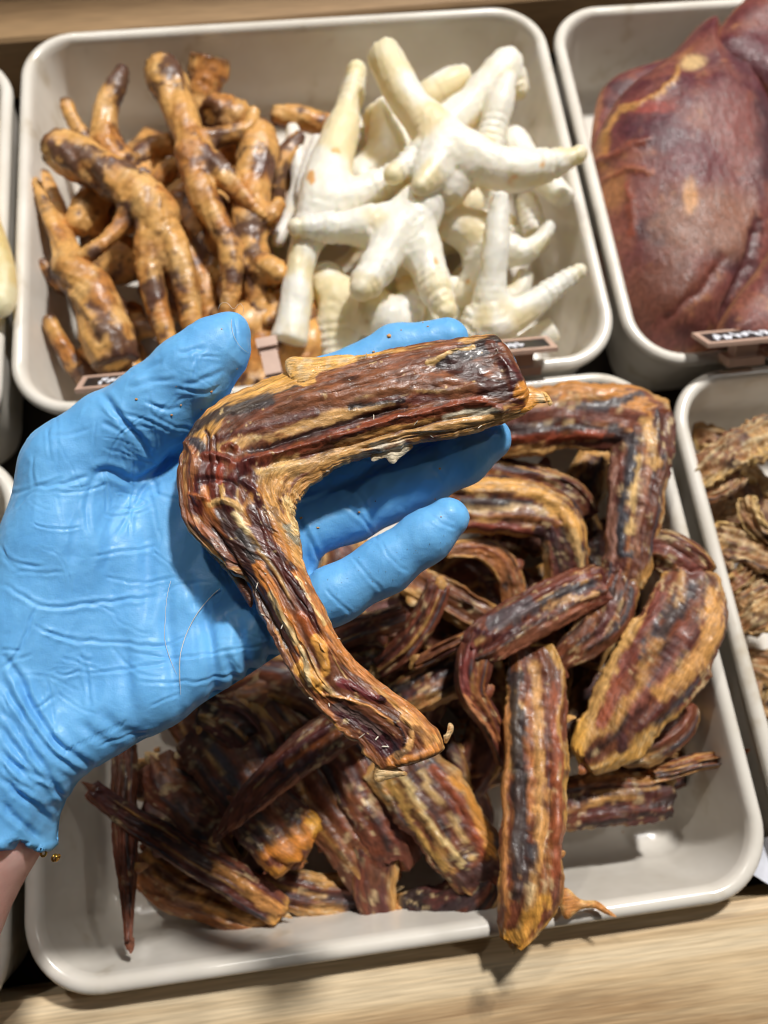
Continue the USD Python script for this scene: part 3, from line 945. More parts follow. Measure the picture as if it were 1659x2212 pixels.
# ------------------------------------------------------------------ leathery ears in the upper right tray
def ear(label, poly, z, seed, bulge, grad=None, patches=(), strokes=(), **kw):
    g = (lambda p: grad[0] * (p[:, 0] - at(poly[0][0], poly[0][1], z / 1000)[0]) + grad[1] * (p[:, 1] - at(poly[0][0], poly[0][1], z / 1000)[1])) if grad else None
    off = seed * 5.1

    def zv(p):
        q = np.c_[p, np.zeros(len(p))]
        h = 0.011 * (fbm(q * 20 + off, 2, seed) - 0.5) + 0.0022 * (fbm(q * 70 + off, 3, seed + 1) - 0.5) + 0.0009 * (fbm(q * np.array([420, 130, 1]) + off, 2, seed + 2) - 0.5)
        return h + (g(p) if g else 0)
    v, f, de, nn = dome(poly, z, 0.005, seed, bulge, cells=0.0014, zvar=zv, **kw)
    q = v * 1.0
    a, b, c3 = fbm(q * 26 + off, 3, seed + 3), fbm(q * 60 + off, 3, seed + 4), fbm(q * 170 + off, 3, seed + 5)
    col = lerp(C(118, 66, 60)[None], C(92, 44, 50)[None], sm(0.42, 0.6, a))
    col = lerp(col, C(136, 82, 66), 0.7 * sm(0.5, 0.68, b))
    col = lerp(col, C(62, 36, 42), 0.8 * sm(0.58, 0.7, fbm(q * 34 + off + 9, 3, seed + 6)))
    col = lerp(col, C(176, 122, 78), 0.5 * sm(0.62, 0.72, c3 * 0.6 + b * 0.4))
    if patches:
        pu = survey(v)
        for cu, cv, ru, rv2, cc in patches:
            dd = np.hypot((pu[:, 0] - cu) / ru, (pu[:, 1] - cv) / rv2)
            col = lerp(col, cc, sm(1.15, 0.45, dd + 0.9 * (b - 0.5) + 0.5 * (c3 - 0.5)) * 0.85)
    col = lerp(col, C(164, 112, 80), sm(0.0035, 0.0008, de + 0.006 * (c3 - 0.5) + 0.004 * (b - 0.4)) * 0.8)
    fl = np.c_[q[:, 1] * 1000, q[:, 0] * 1000, np.full(len(v), off)]
    if strokes:
        nn_ = normals_of(v, f)
        h, col, _, _ = paint(v, nn_, fl, col, strokes, seed, wob=20)
        v = v + nn_ * h[:, None]
    put("dried_ear", v, f, M_ear, col=np.clip(col, 0, 1), flow=fl, label=label, cat="dried ear")


ear("thin curled ear edge standing behind the large reddish ear", [(1285, 240), (1330, 165), (1400, 140), (1470, 130), (1480, 200), (1420, 250), (1340, 300), (1300, 330)], 50, 3, 0.006)
ear("large reddish brown leathery ear filling the tray, with a pale cut tip", [
    (1270, 380), (1285, 310), (1330, 235), (1410, 180), (1462, 128), (1500, 104), (1528, 118), (1535, 150), (1600, 185), (1660, 260), (1700, 330), (1720, 420), (1700, 560), (1660, 660),
    (1600, 720), (1510, 752), (1440, 765), (1390, 740), (1350, 690), (1310, 590), (1285, 480)], 50, 4, 0.036, grad=(0.0, 0.10), edge_w=0.055, strokes=[([(1285, 350), (1330, 335), (1370, 318), (1400, 300)], 9, C(134, 72, 56), 2.2, 0.7), ([(1300, 392), (1340, 372), (1372, 362), (1400, 372)], 7, C(150, 88, 62), 1.8, 0.7), ([(1350, 400), (1362, 450), (1366, 500)], 8, C(138, 72, 54), 1.2, 0.8), ([(1462, 150), (1440, 190), (1400, 215), (1340, 245), (1300, 300)], 7, C(190, 138, 80), 1.6, 0.6), ([(1640, 480), (1610, 580), (1560, 680)], 14, C(86, 46, 46), -3.5, 0.5), ([(1560, 560), (1500, 640), (1420, 700)], 12, C(110, 62, 52), -2.2, 0.6)], patches=[
        (1520, 470, 130, 100, C(142, 98, 78)), (1590, 300, 60, 120, C(132, 80, 74)), (1420, 290, 90, 60, C(80, 44, 54)), (1500, 360, 80, 60, C(100, 46, 50)), (1325, 410, 40, 60, C(166, 112, 70)),
        (1300, 320, 20, 60, C(176, 120, 60)), (1430, 640, 130, 100, C(112, 68, 52)), (1490, 420, 22, 50, C(196, 138, 78)), (1492, 132, 34, 26, C(212, 178, 126)), (1400, 230, 60, 16, C(150, 70, 60))])  # the low brown patch paints the ear's shaded bottom into the colour
ear("reddish ear in the top right corner with a yellowish spot", [
    (1530, 120), (1545, 70), (1600, 10), (1680, -60), (1800, -60), (1800, 300), (1700, 290), (1650, 230), (1600, 180), (1560, 150)], 74, 6, 0.014, edge_w=0.02)
ear("dark ear folded down at the right edge of the tray", [
    (1640, 480), (1700, 380), (1800, 360), (1850, 700), (1600, 760), (1555, 740), (1590, 640)], 66, 7, 0.012, edge_w=0.02)
ear("shaded ear lying at the bottom of the upper right tray", [(1330, 420), (1450, 300), (1700, 300), (1780, 600), (1700, 760), (1450, 760), (1360, 640)], 14, 8, 0.014, edge_w=0.02)

# cream chews at the upper left edge
for k, (lab, poly, z) in enumerate([
        ("flat cream chew leaning over the left tray's rim", [(-120, 420), (-60, 300), (0, 470), (18, 520), (38, 640), (28, 672), (-20, 690), (-140, 700)], 72),
        ("yellowish cream chew in the shade of the upper left tray", [(-140, 260), (-40, 240), (6, 270), (10, 400), (0, 470), (-60, 520), (-150, 480)], 58)]):
    def zv(p, k=k):
        return 0.004 * (fbm(np.c_[p * 60, np.zeros(len(p)) + k], 3, k) - 0.5)
    v, f, de, nn = dome(poly, z, 0.006, 20 + k, 0.007, zvar=zv)
    b = fbm(v * 80 + k, 3, 5)
    put("cream_chew", v, f, M_white, col=lerp(C(232, 216, 172)[None], C(222, 190, 128)[None], sm(0.4, 0.65, b)), flow=v * 1000, label=lab, cat="chew")

# ------------------------------------------------------------------ pale twisted strips in the right tray
PALE = (C(184, 158, 118), C(150, 118, 84), C(204, 180, 138), C(98, 78, 70), C(170, 130, 82))
STRIPS = [
    ("broad pale twisted strip with crusty skin, uppermost in the right tray", [(1500, 1035, 34, 60), (1545, 1000, 38, 64), (1600, 965, 42, 66), (1660, 935, 46, 66), (1760, 900, 44, 62)], 1, (0.2, 0.5, 0.8)),
    ("pale hollow end of a strip by the tray's left rim", [(1520, 1070, 18, 58), (1550, 1060, 22, 60), (1600, 1020, 24, 60)], 2, (0.8, 0.4, 0.0)),
    ("curled amber strip at the picture's right edge", [(1720, 1170, 20, 60), (1660, 1160, 24, 62), (1625, 1120, 24, 64), (1616, 1070, 18, 64)], 3, (1.0, 0.8, 0.5)),
    ("knotty pale strip in the middle of the right tray", [(1535, 1150, 32, 52), (1580, 1165, 42, 56), (1630, 1185, 44, 58), (1700, 1230, 40, 56)], 4, (0.0, 0.6, 1.2)),
    ("thin grey strip slanting along the right tray", [(1565, 1285, 16, 52), (1610, 1235, 20, 56), (1660, 1190, 22, 58), (1740, 1150, 22, 58)], 5, (0.0, 0.4)),
    ("pinkish strip above the knotted golden end", [(1580, 1300, 26, 50), (1640, 1270, 34, 54), (1720, 1230, 36, 54)], 6, (0.3, 0.9)),
    ("golden knotted strip end beside the right rim of the wing tray", [(1600, 1360, 26, 52), (1640, 1330, 36, 56), (1690, 1300, 40, 56), (1760, 1260, 36, 52)], 7, (0.0, 0.7)),
    ("dark strip low in the right tray", [(1500, 950, 26, 30), (1560, 960, 30, 34), (1600, 1000, 28, 34), (1700, 1080, 30, 30)], 8, (0.0, 1.4)),
    ("dark brown strip under the golden knotted end", [(1600, 1420, 30, 30), (1660, 1440, 36, 34), (1760, 1500, 36, 34)], 9, (0.0, 0.6)),
    ("brown strip at the bottom of the right tray's visible part", [(1640, 1540, 24, 30), (1690, 1500, 30, 32), (1780, 1480, 30, 30)], 10, (0.0, 0.6)),
    ("dark folded strip in the right tray's shade", [(1520, 1110, 30, 28), (1600, 1110, 36, 30), (1700, 1120, 36, 30)], 11, (0.0, 0.9)),
]
for lab, st, sd, roll in STRIPS:
    v, f, c, fl = strip("twisted_strip", st, 300 + sd, M_chew, "/World", nstr=4, thick=0.2, roll=[0.6 * x for x in roll], palette=PALE, base=(C(178, 136, 84), C(140, 92, 56)), edge_col=C(206, 168, 104), crinkle=0.0014, edge_jag=0.3, fleck=0.53, joints=4)
    put("twisted_strip", v, f, M_chew, col=c, flow=fl, label=lab, cat="dried strip")

rng = np.random.default_rng(17)
for k in range(14):
    u, w, a = rng.uniform(1530, 1760), rng.uniform(950, 1500), rng.uniform(0, 3.1)
    st = [(u - 70 * math.cos(a), w - 70 * math.sin(a), 26, 26), (u, w, 34, 32), (u + 70 * math.cos(a + 0.4), w + 70 * math.sin(a + 0.4), 26, 26)]
    v, f, c, fl = strip("twisted_strip", st, 340 + k, M_chew, "/World", nstr=3, thick=0.3, palette=PALE, base=(C(150, 108, 66), C(112, 74, 50)), ds=0.0016, nt=36)
    put("twisted_strip", v, f, M_chew, col=c, flow=fl, label="brown strip buried under the pale ones in the right tray", cat="dried strip", group="buried strips in the right tray")

# ------------------------------------------------------------------ dried wings heaped in the front tray: u, v, half width, height mm
SK = dict(edge_col=GOLD)
WINGS = [
    # back to front, low to high
    ("reddish dried wing at the back of the heap, in the gap behind the bent wing", [(960, 1010, 40, 52), (1060, 1020, 42, 56), (1150, 1035, 40, 58), (1230, 1070, 36, 56), (1262, 1120, 30, 50)], dict(SK)),
    ("bent dried wing with a golden upper edge, right of the glove's little finger", [
        [(900, 1090, 60, 62), (1000, 1095, 62, 64), (1100, 1095, 64, 66), (1190, 1110, 58, 66), (1235, 1130, 40, 64)],
        [(1190, 1085, 34, 65), (1215, 1150, 50, 64), (1220, 1250, 48, 56), (1212, 1340, 44, 46)]], dict(SK, strokes=[
            ([(960, 1055), (1060, 1045), (1150, 1060), (1220, 1110), (1250, 1160)], 17, C(214, 160, 88), 1.2, 0.7), ([(1000, 1085), (1090, 1080), (1150, 1085)], 8, C(52, 46, 48), 0.4, 0.6), ([(980, 1105), (1080, 1100), (1160, 1095)], 10, C(204, 172, 126), 0.5, 1.0),
            ([(950, 1140), (1060, 1138), (1170, 1150)], 8, C(120, 50, 42), 1.2, 0.4), ([(1160, 1150), (1190, 1160)], 12, C(52, 30, 32), 0.5, 0.5), ([(940, 1165), (1050, 1160), (1120, 1180)], 10, C(206, 150, 80), 0.4, 0.8), ([(1235, 1150), (1255, 1200), (1245, 1260)], 9, C(206, 166, 110), 0.6, 0.9)])),
    ("translucent skin fold curving under the bent wing", [(960, 1190, 18, 60), (1030, 1185, 24, 58), (1085, 1215, 30, 54), (1110, 1270, 30, 50), (1120, 1330, 26, 46)], dict(base=(AMBER, C(150, 96, 60)), edge_col=GOLD, nstr=3, thick=0.2)),
    ("black-striped golden wing piece below the little finger", [(870, 1235, 36, 44), (950, 1285, 42, 48), (1040, 1335, 42, 48), (1120, 1400, 40, 42)], dict(SK)),
    ("upright maroon digit leaning below the little finger", [(950, 1255, 26, 62), (925, 1320, 30, 58), (880, 1390, 30, 52), (815, 1450, 24, 44)], {}),
    ("maroon digit lying under the little finger", [(880, 1325, 24, 56), (820, 1345, 30, 54), (740, 1372, 30, 48), (690, 1400, 26, 44)], {}),
    ("small dark wing piece behind the hand-held wing's forearm", [(860, 1450, 28, 40), (800, 1420, 34, 38), (740, 1440, 34, 34)], {}),
    ("group of narrow striped tendons right of the held wing", [(1010, 1440, 44, 50), (930, 1480, 46, 52), (850, 1520, 40, 50), (790, 1545, 30, 46)], dict(SK)),
    ("thin maroon stick with a pale tip pointing at the held wing", [(1020, 1375, 17, 66), (960, 1402, 18, 64), (893, 1438, 12, 60)], {}),
    ("large bent wing along the back right corner of the tray", [
        [(1020, 925, 66, 64), (1120, 912, 72, 70), (1240, 902, 74, 74), (1340, 905, 76, 76), (1425, 925, 60, 74)],
        [(1385, 860, 50, 73), (1395, 930, 66, 76), (1390, 1020, 64, 77), (1368, 1120, 58, 75), (1350, 1215, 54, 72), (1335, 1270, 46, 70)],
        [(1345, 1230, 40, 72), (1315, 1310, 50, 70), (1262, 1385, 40, 69), (1190, 1440, 20, 66)]], dict(SK, strokes=[
            ([(1080, 850), (1200, 838), (1330, 845), (1400, 880)], 22, C(196, 132, 66), 0.6, 0.8), ([(1250, 880), (1330, 868), (1385, 852)], 8, C(70, 66, 70), 0.8, 0.5), ([(1060, 900), (1180, 890), (1300, 900)], 10, C(112, 64, 52), 1.2, 0.5),
            ([(1090, 935), (1200, 925), (1330, 922)], 10, C(52, 36, 36), -0.6, 0.7), ([(1080, 950), (1180, 945), (1310, 938)], 9, C(152, 70, 44), 1.3, 0.4), ([(1070, 980), (1180, 975), (1280, 985)], 14, C(206, 158, 96), 0.4, 0.9),
            ([(1320, 930), (1345, 935), (1360, 945)], 13, C(44, 32, 34), 0.2, 0.5), ([(1390, 905), (1405, 950), (1412, 1000)], 12, C(208, 160, 96), 0.8, 0.9), ([(1325, 1000), (1320, 1100), (1318, 1200)], 18, C(134, 92, 76), 0.4, 0.5),
            ([(1372, 985), (1352, 1080), (1340, 1160), (1345, 1200), (1368, 1195)], 7, C(66, 66, 72), 1.2, 0.4), ([(1385, 990), (1372, 1060), (1362, 1150)], 9, C(214, 176, 116), 0.6, 0.7), ([(1340, 990), (1332, 1080)], 6, C(104, 58, 48), 0.9, 0.4),
            ([(1405, 1010), (1385, 1100), (1375, 1200)], 6, C(150, 104, 80), 0.9, 0.4), ([(1330, 1300), (1290, 1370)], 10, C(100, 56, 52), 0.6, 0.5)])),
    ("broad folded wing resting against the tray's right wall", [
        [(1365, 1205, 34, 66), (1410, 1190, 46, 72), (1460, 1205, 52, 75), (1510, 1250, 44, 74)],
        [(1500, 1235, 54, 75), (1478, 1320, 80, 76), (1425, 1430, 92, 73), (1355, 1540, 82, 68), (1300, 1610, 64, 64), (1255, 1650, 36, 61)]], dict(edge_col=C(214, 160, 84), strokes=[
            ([(1400, 1180), (1460, 1195), (1505, 1240)], 16, C(112, 58, 48), 1.0, 0.6), ([(1495, 1270), (1460, 1330), (1420, 1370)], 12, C(62, 52, 56), 0.8, 0.5), ([(1430, 1290), (1370, 1400), (1320, 1480)], 13, C(126, 66, 54), 1.5, 0.4),
            ([(1395, 1290), (1340, 1390), (1270, 1560), (1240, 1640)], 15, C(210, 162, 96), 0.7, 0.9), ([(1540, 1290), (1530, 1390), (1490, 1450), (1420, 1490)], 20, C(206, 150, 84), 0.5, 0.9), ([(1480, 1350), (1430, 1440), (1370, 1530)], 16, C(138, 82, 68), 1.2, 0.5),
            ([(1330, 1470), (1300, 1560)], 12, C(150, 82, 58), 0.8, 0.5), ([(1460, 1380), (1400, 1480)], 5, C(80, 44, 42), -0.8, 0.5), ([(1255, 1560), (1245, 1640)], 12, C(222, 166, 78), 0.8, 0.7), ([(1340, 1590), (1345, 1620)], 10, C(70, 40, 40), 0.6, 0.5)])),
    ("stubby wing end with torn muscle, right of the upright wing", [(1300, 1560, 60, 50), (1370, 1580, 70, 52), (1430, 1560, 66, 52), (1470, 1510, 44, 48)], dict(SK)),
    ("ribbed wing piece lying across the lower right of the heap", [(1190, 1740, 52, 40), (1280, 1732, 58, 42), (1370, 1722, 56, 42), (1445, 1705, 50, 40)], dict(SK)),
    ("thin curled strip pointing at the right wall", [(1400, 1668, 22, 46), (1480, 1655, 20, 48), (1560, 1640, 18, 50), (1603, 1630, 14, 50)], dict(base=(RUST, AMBER))),
    ("glossy maroon digit with a dark window of skin, across the middle of the heap", [
        [(1310, 1262, 44, 74), (1230, 1290, 50, 76), (1140, 1332, 54, 78), (1060, 1378, 52, 78), (1012, 1410, 34, 77)],
        [(1045, 1370, 36, 77), (1022, 1430, 42, 76), (1018, 1490, 34, 73), (1055, 1560, 26, 68), (1090, 1650, 20, 60)]], dict(base=(MAROON, RUST), strokes=[
            ([(1280, 1240), (1180, 1275), (1090, 1325)], 10, C(112, 58, 48), 0.8, 0.4), ([(1280, 1262), (1220, 1280), (1165, 1300)], 7, C(62, 58, 62), 0.7, 0.4), ([(1290, 1285), (1220, 1300), (1170, 1318)], 5, C(196, 150, 102), 0.8, 0.5),
            ([(1070, 1345), (1110, 1330), (1145, 1310)], 20, C(96, 84, 86), -0.4, 0.3), ([(1030, 1365), (1085, 1372), (1140, 1340)], 6, C(70, 32, 34), 0.9, 0.4), ([(1250, 1330), (1180, 1365), (1090, 1410)], 16, C(150, 92, 66), 0.4, 0.6),
            ([(1015, 1400), (1005, 1450), (1010, 1500)], 12, C(124, 60, 54), 0.8, 0.4), ([(1005, 1505), (1030, 1540), (1070, 1600)], 6, C(186, 122, 80), 0.6, 0.6)])),
    ("thick dark wing ending in an orange knob, left of the held wing's tip", [(420, 1560, 60, 40), (470, 1620, 74, 44), (540, 1710, 78, 46), (600, 1790, 78, 48), (655, 1850, 70, 48)], dict(end_col=(C(212, 140, 52), 1), strokes=[
        ([(590, 1850), (640, 1830), (690, 1780)], 30, C(206, 128, 54), 2.0, 0.6), ([(680, 1770), (690, 1790)], 16, C(222, 160, 64), 1.5, 0.6), ([(660, 1838), (666, 1845)], 10, C(120, 52, 44), -2.0, 0.4), ([(590, 1860), (600, 1866)], 14, C(96, 46, 34), -1.0, 0.5),
        ([(440, 1590), (500, 1680), (560, 1760)], 14, C(74, 62, 62), 1.2, 0.5), ([(480, 1590), (540, 1690), (600, 1770)], 12, C(128, 74, 50), 1.2, 0.5)])),
    ("golden fatty wing piece beside the vertical stick, under the glove", [(330, 1640, 40, 34), (370, 1700, 60, 36), (430, 1760, 60, 36), (500, 1800, 50, 32)], dict(SK)),
    ("brown bony wing piece just below the glove's edge", [(430, 1530, 36, 52), (500, 1560, 44, 52), (540, 1600, 40, 48)], {}),
    ("dark wing standing in the shade left of the held tip", [(560, 1540, 50, 30), (640, 1640, 60, 32), (720, 1760, 66, 34), (790, 1860, 66, 34), (830, 1920, 50, 30)], {}),
    ("dark brown wing leaning beside the shaded one, under the held tip", [(700, 1560, 50, 34), (760, 1680, 60, 38), (830, 1780, 62, 40), (860, 1870, 56, 36)], {}),
    ("long reddish digit pointing left out of the heap", [(800, 1540, 44, 60), (700, 1600, 46, 62), (610, 1665, 42, 64), (540, 1730, 32, 64), (472, 1802, 10, 62)], dict(base=(MAROON, RUST), strokes=[
        ([(740, 1575), (680, 1610), (620, 1650)], 8, C(166, 92, 48), 0.6, 0.4), ([(780, 1540), (680, 1590), (600, 1650)], 7, C(88, 44, 44), 0.8, 0.4), ([(640, 1680), (580, 1730), (500, 1790)], 6, C(160, 100, 70), 0.6, 0.5), ([(600, 1655), (612, 1668)], 8, C(52, 34, 44), 0.8, 0.4)])),
    ("golden ribbed wing under the held wing's tip", [
        [(840, 1620, 70, 44), (900, 1690, 82, 48), (970, 1780, 82, 50), (1020, 1860, 74, 50), (1045, 1920, 56, 48)],
        [(1050, 1880, 44, 50), (1010, 1935, 56, 46), (940, 1965, 50, 40), (865, 1978, 40, 36)]], dict(SK, strokes=[
            ([(870, 1680), (930, 1780), (1000, 1870)], 6, C(206, 176, 118), 1.6, 0.6), ([(905, 1670), (965, 1760), (1020, 1850)], 6, C(208, 170, 112), 1.6, 0.6), ([(840, 1690), (900, 1790), (960, 1880)], 7, C(196, 150, 80), 1.4, 0.6),
            ([(885, 1675), (945, 1768), (1010, 1860)], 4, C(60, 36, 32), -1.2, 0.5), ([(935, 1660), (1000, 1750), (1040, 1840)], 12, C(148, 74, 46), 1.0, 0.5), ([(980, 1680), (1040, 1780), (1065, 1860)], 12, C(206, 140, 64), 0.6, 0.7),
            ([(1000, 1900), (1040, 1890), (1060, 1870)], 18, C(74, 46, 42), 0.5, 0.6), ([(870, 1980), (960, 1965), (1020, 1950)], 12, C(58, 42, 42), 0.5, 0.6)])),
    ("dark strip along the bottom of the heap", [(420, 1880, 40, 24), (560, 1900, 44, 26), (700, 1930, 46, 26), (850, 1930, 40, 24)], dict(SK)),
    ("thick golden wing lying at the front left on the tray floor", [(300, 1845, 46, 22), (370, 1900, 54, 24), (450, 1942, 52, 26), (540, 1976, 48, 28), (600, 1992, 40, 28)], dict(edge_col=GOLD, base=(AMBER, BROWN), strokes=[
        ([(300, 1840), (360, 1890), (440, 1940), (560, 1985)], 20, C(190, 136, 72), 0.8, 1.0), ([(570, 1960), (605, 1975)], 20, C(214, 176, 112), 1.2, 0.8), ([(320, 1870), (420, 1930)], 10, C(112, 66, 44), -0.8, 0.9)])),
    ("long dark stick slanting down to the golden wing at the front left", [(195, 1700, 20, 56), (280, 1768, 26, 52), (380, 1828, 32, 48), (470, 1885, 36, 44), (550, 1935, 38, 40), (608, 1978, 34, 36)], dict(end_col=(C(206, 150, 78), 1), strokes=[
        ([(470, 1870), (540, 1925), (600, 1970)], 14, C(198, 138, 76), 0.8, 0.8), ([(280, 1770), (360, 1815), (450, 1870)], 12, C(66, 44, 40), 0.6, 0.5)])),
    ("thin dry stick pointing straight down at the front left", [(272, 1600, 26, 40), (270, 1720, 28, 46), (272, 1830, 26, 52), (276, 1930, 17, 56), (276, 2040, 7, 60)], dict(base=(RUST, BROWN))),
    ("upright wing hanging over the front rim of the tray", [(1150, 1400, 50, 66), (1160, 1470, 62, 68), (1158, 1560, 68, 70), (1155, 1680, 70, 72), (1150, 1800, 68, 74), (1145, 1890, 70, 76), (1128, 1970, 58, 74), (1106, 2040, 24, 71)], dict(edge_col=C(214, 160, 84), end_col=(C(222, 156, 62), 1), strokes=[
        ([(1118, 1470), (1120, 1600), (1122, 1750), (1120, 1880)], 18, C(54, 46, 46), 0.8, 0.7), ([(1160, 1440), (1165, 1560), (1170, 1700), (1165, 1850), (1150, 1960)], 14, C(204, 150, 88), 0.9, 1.0), ([(1140, 1500), (1145, 1650), (1145, 1800)], 6, C(172, 106, 60), 0.8, 0.8),
        ([(1195, 1480), (1200, 1620), (1205, 1760), (1198, 1880)], 12, C(150, 80, 52), 1.2, 0.5), ([(1180, 1560), (1186, 1700)], 6, C(92, 50, 42), -0.8, 0.5), ([(1092, 1480), (1094, 1650), (1092, 1820), (1088, 1950)], 8, C(186, 124, 70), 0.8, 0.7),
        ([(1135, 1890), (1120, 1930)], 12, C(64, 48, 46), 0.6, 0.7), ([(1150, 1920), (1140, 1945)], 10, C(210, 178, 130), 0.7, 0.8), ([(1175, 1940), (1150, 1985), (1115, 2030)], 16, C(220, 158, 72), 0.6, 0.7)])),
]
k = 0
BASES = [(BROWN, MAROON), (RUST, BROWN), (MAROON, DARK), (BROWN, AMBER), (RUST, MAROON)]
for lab, segs, kw in WINGS:
    segs = segs if isinstance(segs[0], list) else [segs]
    kw = dict(kw)
    strokes = kw.pop("strokes", [])
    nstr = kw.pop("nstr", 9)
    p = xform("dried_wing", lab, "dried wing")
    for si, st in enumerate(segs):
        kk = dict(base=BASES[(k + si) % 5])
        kk.update(kw)
        v, f, c, fl = strip("dried_wing", st, 500 + 37 * si + k, M_wing, "/World", nstr=nstr, **kk)
        if strokes:
            nn_ = normals_of(v, f)
            h, c, _, _ = paint(v, nn_, fl, c, strokes, k)
            v = v + nn_ * h[:, None]
        put(["upper_wing", "lower_wing", "wing_tip"][si] if len(segs) > 1 else "wing_body", v, f, M_wing, p, col=np.clip(c, 0, 1), flow=fl)
    st = segs[-1]
    rg = np.random.default_rng(900 + k)
    for q in range(3 + (st[0][2] > 40)):          # torn bits of skin along the edges and at the ends
        e = rg.integers(0, 2)
        i = rg.integers(0, len(st) - 1)
        tt = rg.random() if q > 1 else float(q)
        i = i if q > 1 else (0 if q == 0 else len(st) - 2)
        a, b = np.array(st[i], float), np.array(st[i + 1], float)
        m = a + (b - a) * tt
        tv = (b - a)[:2] / max(np.linalg.norm((b - a)[:2]), 1e-6)
        nv = np.array([-tv[1], tv[0]]) * (1 if e else -1)
        if q < 2:
            nv = tv * (-1 if q == 0 else 1)
            base_c = m[:2] + np.array([-nv[1], nv[0]]) * m[2] * rg.uniform(-0.6, 0.6) - nv * 6
        else:
            base_c = m[:2] + nv * m[2] * 0.85
        sv = np.array([-nv[1], nv[0]])
        hw, ln = rg.uniform(8, 20), rg.uniform(14, 30)
        poly = [base_c - sv * hw - nv * 6, base_c - sv * hw * 0.9 + nv * ln * 0.35, base_c - sv * hw * rg.uniform(0.1, 0.5) + nv * ln, base_c + sv * hw * rg.uniform(0.1, 0.4) + nv * ln * rg.uniform(0.6, 0.9),
                base_c + sv * hw * 0.9 + nv * ln * 0.3, base_c + sv * hw - nv * 6]
        sc, s2 = [(GOLD, CREAM), (AMBER, GOLD), (RUST, AMBER), (BROWN, RUST)][rg.integers(4)]
        try:
            fv, ff, de, nn = dome(np.array(poly), m[3] + rg.uniform(-1, 1), 0.0012, 40 + q, 0.0014, cells=0.0012, edge_w=0.003, jag=0.25,
                                  zvar=lambda P: 0.005 * (fbm(np.c_[P * 120, np.zeros(len(P)) + k], 2, q) - 0.5))
        except Exception:
            continue
        put("skin_shred", fv, ff, M_wing, p, col=lerp(sc[None], s2[None], sm(0.4, 0.65, fbm(fv * 230, 3, k))), flow=fv * 1000)
    k += 1
rng = np.random.default_rng(8)
for k in range(54):                              # dark lower layer in the gaps
    u, w = (rng.uniform(520, 1400), rng.uniform(1150, 1850)) if k < 26 else (rng.uniform(1000, 1280), rng.uniform(980, 1300)) if k < 32 else (rng.uniform(400, 620), rng.uniform(1640, 1830)) if k < 38 else (rng.uniform(640, 1000), rng.uniform(1230, 1450)) if k < 46 else (rng.uniform(380, 700), rng.uniform(1470, 1620))
    a = rng.uniform(0, 3.14)
    L = rng.uniform(110, 170)
    z = rng.uniform(12, 36)
    st = [(u - L * math.cos(a), w - L * math.sin(a), 40, z), (u, w, 52, z + 3), (u + L * math.cos(a + 0.5), w + L * math.sin(a + 0.5), 40, z)]
    v, f, c, fl = strip("dried_wing", st, 700 + k, M_wing, "/World", nstr=5, ds=0.0016, nt=40, **SK)
    put("dried_wing", v, f, M_wing, col=c, flow=fl, label="dark dried wing buried low in the heap", cat="dried wing", group="wings buried low in the heap")
# ------------------------------------------------------------------ the gloved hand
def hp(rows):
    """u, v, radius (survey units), height mm of the centre -> x, y, z, r metres"""
    out = []
    for u, v, r, z in rows:
        p = at(u, v, z / 1000)
        out.append((*p, r * mpp(p)))
    return np.array(out)


PALM = [
    [(0, 1470, 76, 163), (260, 1210, 74, 163), (545, 935, 62, 164)],
    [(0, 1520, 78, 163), (300, 1280, 72, 162), (600, 1035, 60, 162)],
    [(20, 1570, 80, 163), (320, 1370, 74, 162), (622, 1165, 58, 162)],
    [(70, 1640, 82, 163), (340, 1490, 78, 163), (595, 1350, 58, 164)],
]
WEBS = [[(200, 1090, 80, 158), (430, 1000, 70, 157), (540, 960, 56, 158)], [(600, 1060, 55, 157), (632, 1180, 55, 157), (625, 1330, 54, 158)]]
THENAR = [(60, 1380, 120, 166), (140, 1180, 128, 168), (165, 1020, 112, 172)]
FINGERS = [
    [(545, 935, 60, 164), (700, 835, 58, 165), (860, 757, 53, 168), (966, 732, 45, 171)],
    [(600, 1050, 62, 162), (720, 1020, 62, 161), (850, 950, 58, 162), (1000, 850, 50, 166), (1078, 793, 38, 170)],
    [(622, 1165, 59, 162), (760, 1108, 60, 160), (900, 1042, 60, 162), (1000, 990, 54, 165), (1058, 950, 46, 167)],
    [(610, 1345, 58, 164), (720, 1287, 60, 166), (830, 1222, 59, 168), (920, 1160, 54, 172), (968, 1119, 45, 174)],
]
THUMB = [(165, 1020, 108, 172), (250, 945, 98, 176), (335, 885, 90, 181), (415, 810, 84, 186), (470, 752, 68, 189), (500, 712, 36, 191)]
WRIST = [(10, 1560, 140, 160), (-20, 1680, 150, 158), (-50, 1800, 168, 156)]


def chain_d(p, ch):
    d = None
    for c in capsule_chain(ch):
        x = d_capsule(p, c)[0]
        d = x if d is None else smin(d, x, 0.004)
    return d


palm_c = [spline(hp(r), 0.02)[0] if len(r) > 3 else hp(r) for r in PALM]
web_c = [hp(r) for r in WEBS]
then_c, thumb_c, wrist_c = hp(THENAR), hp(THUMB), hp(WRIST)
fing_c = [hp(r) for r in FINGERS]
# the glove's cuff is cut by a plane across the wrist
CUFF0 = at(130, 1850, 0.158)
CUFF1 = at(-20, 1808, 0.158)
cdir = (CUFF1 - CUFF0) / np.linalg.norm(CUFF1 - CUFF0)
CN = np.cross(cdir, [0, 0, 1.0])
CN /= np.linalg.norm(CN)
if (CN @ (at(0, 2100, 0.158) - CUFF0)) < 0:
    CN = -CN


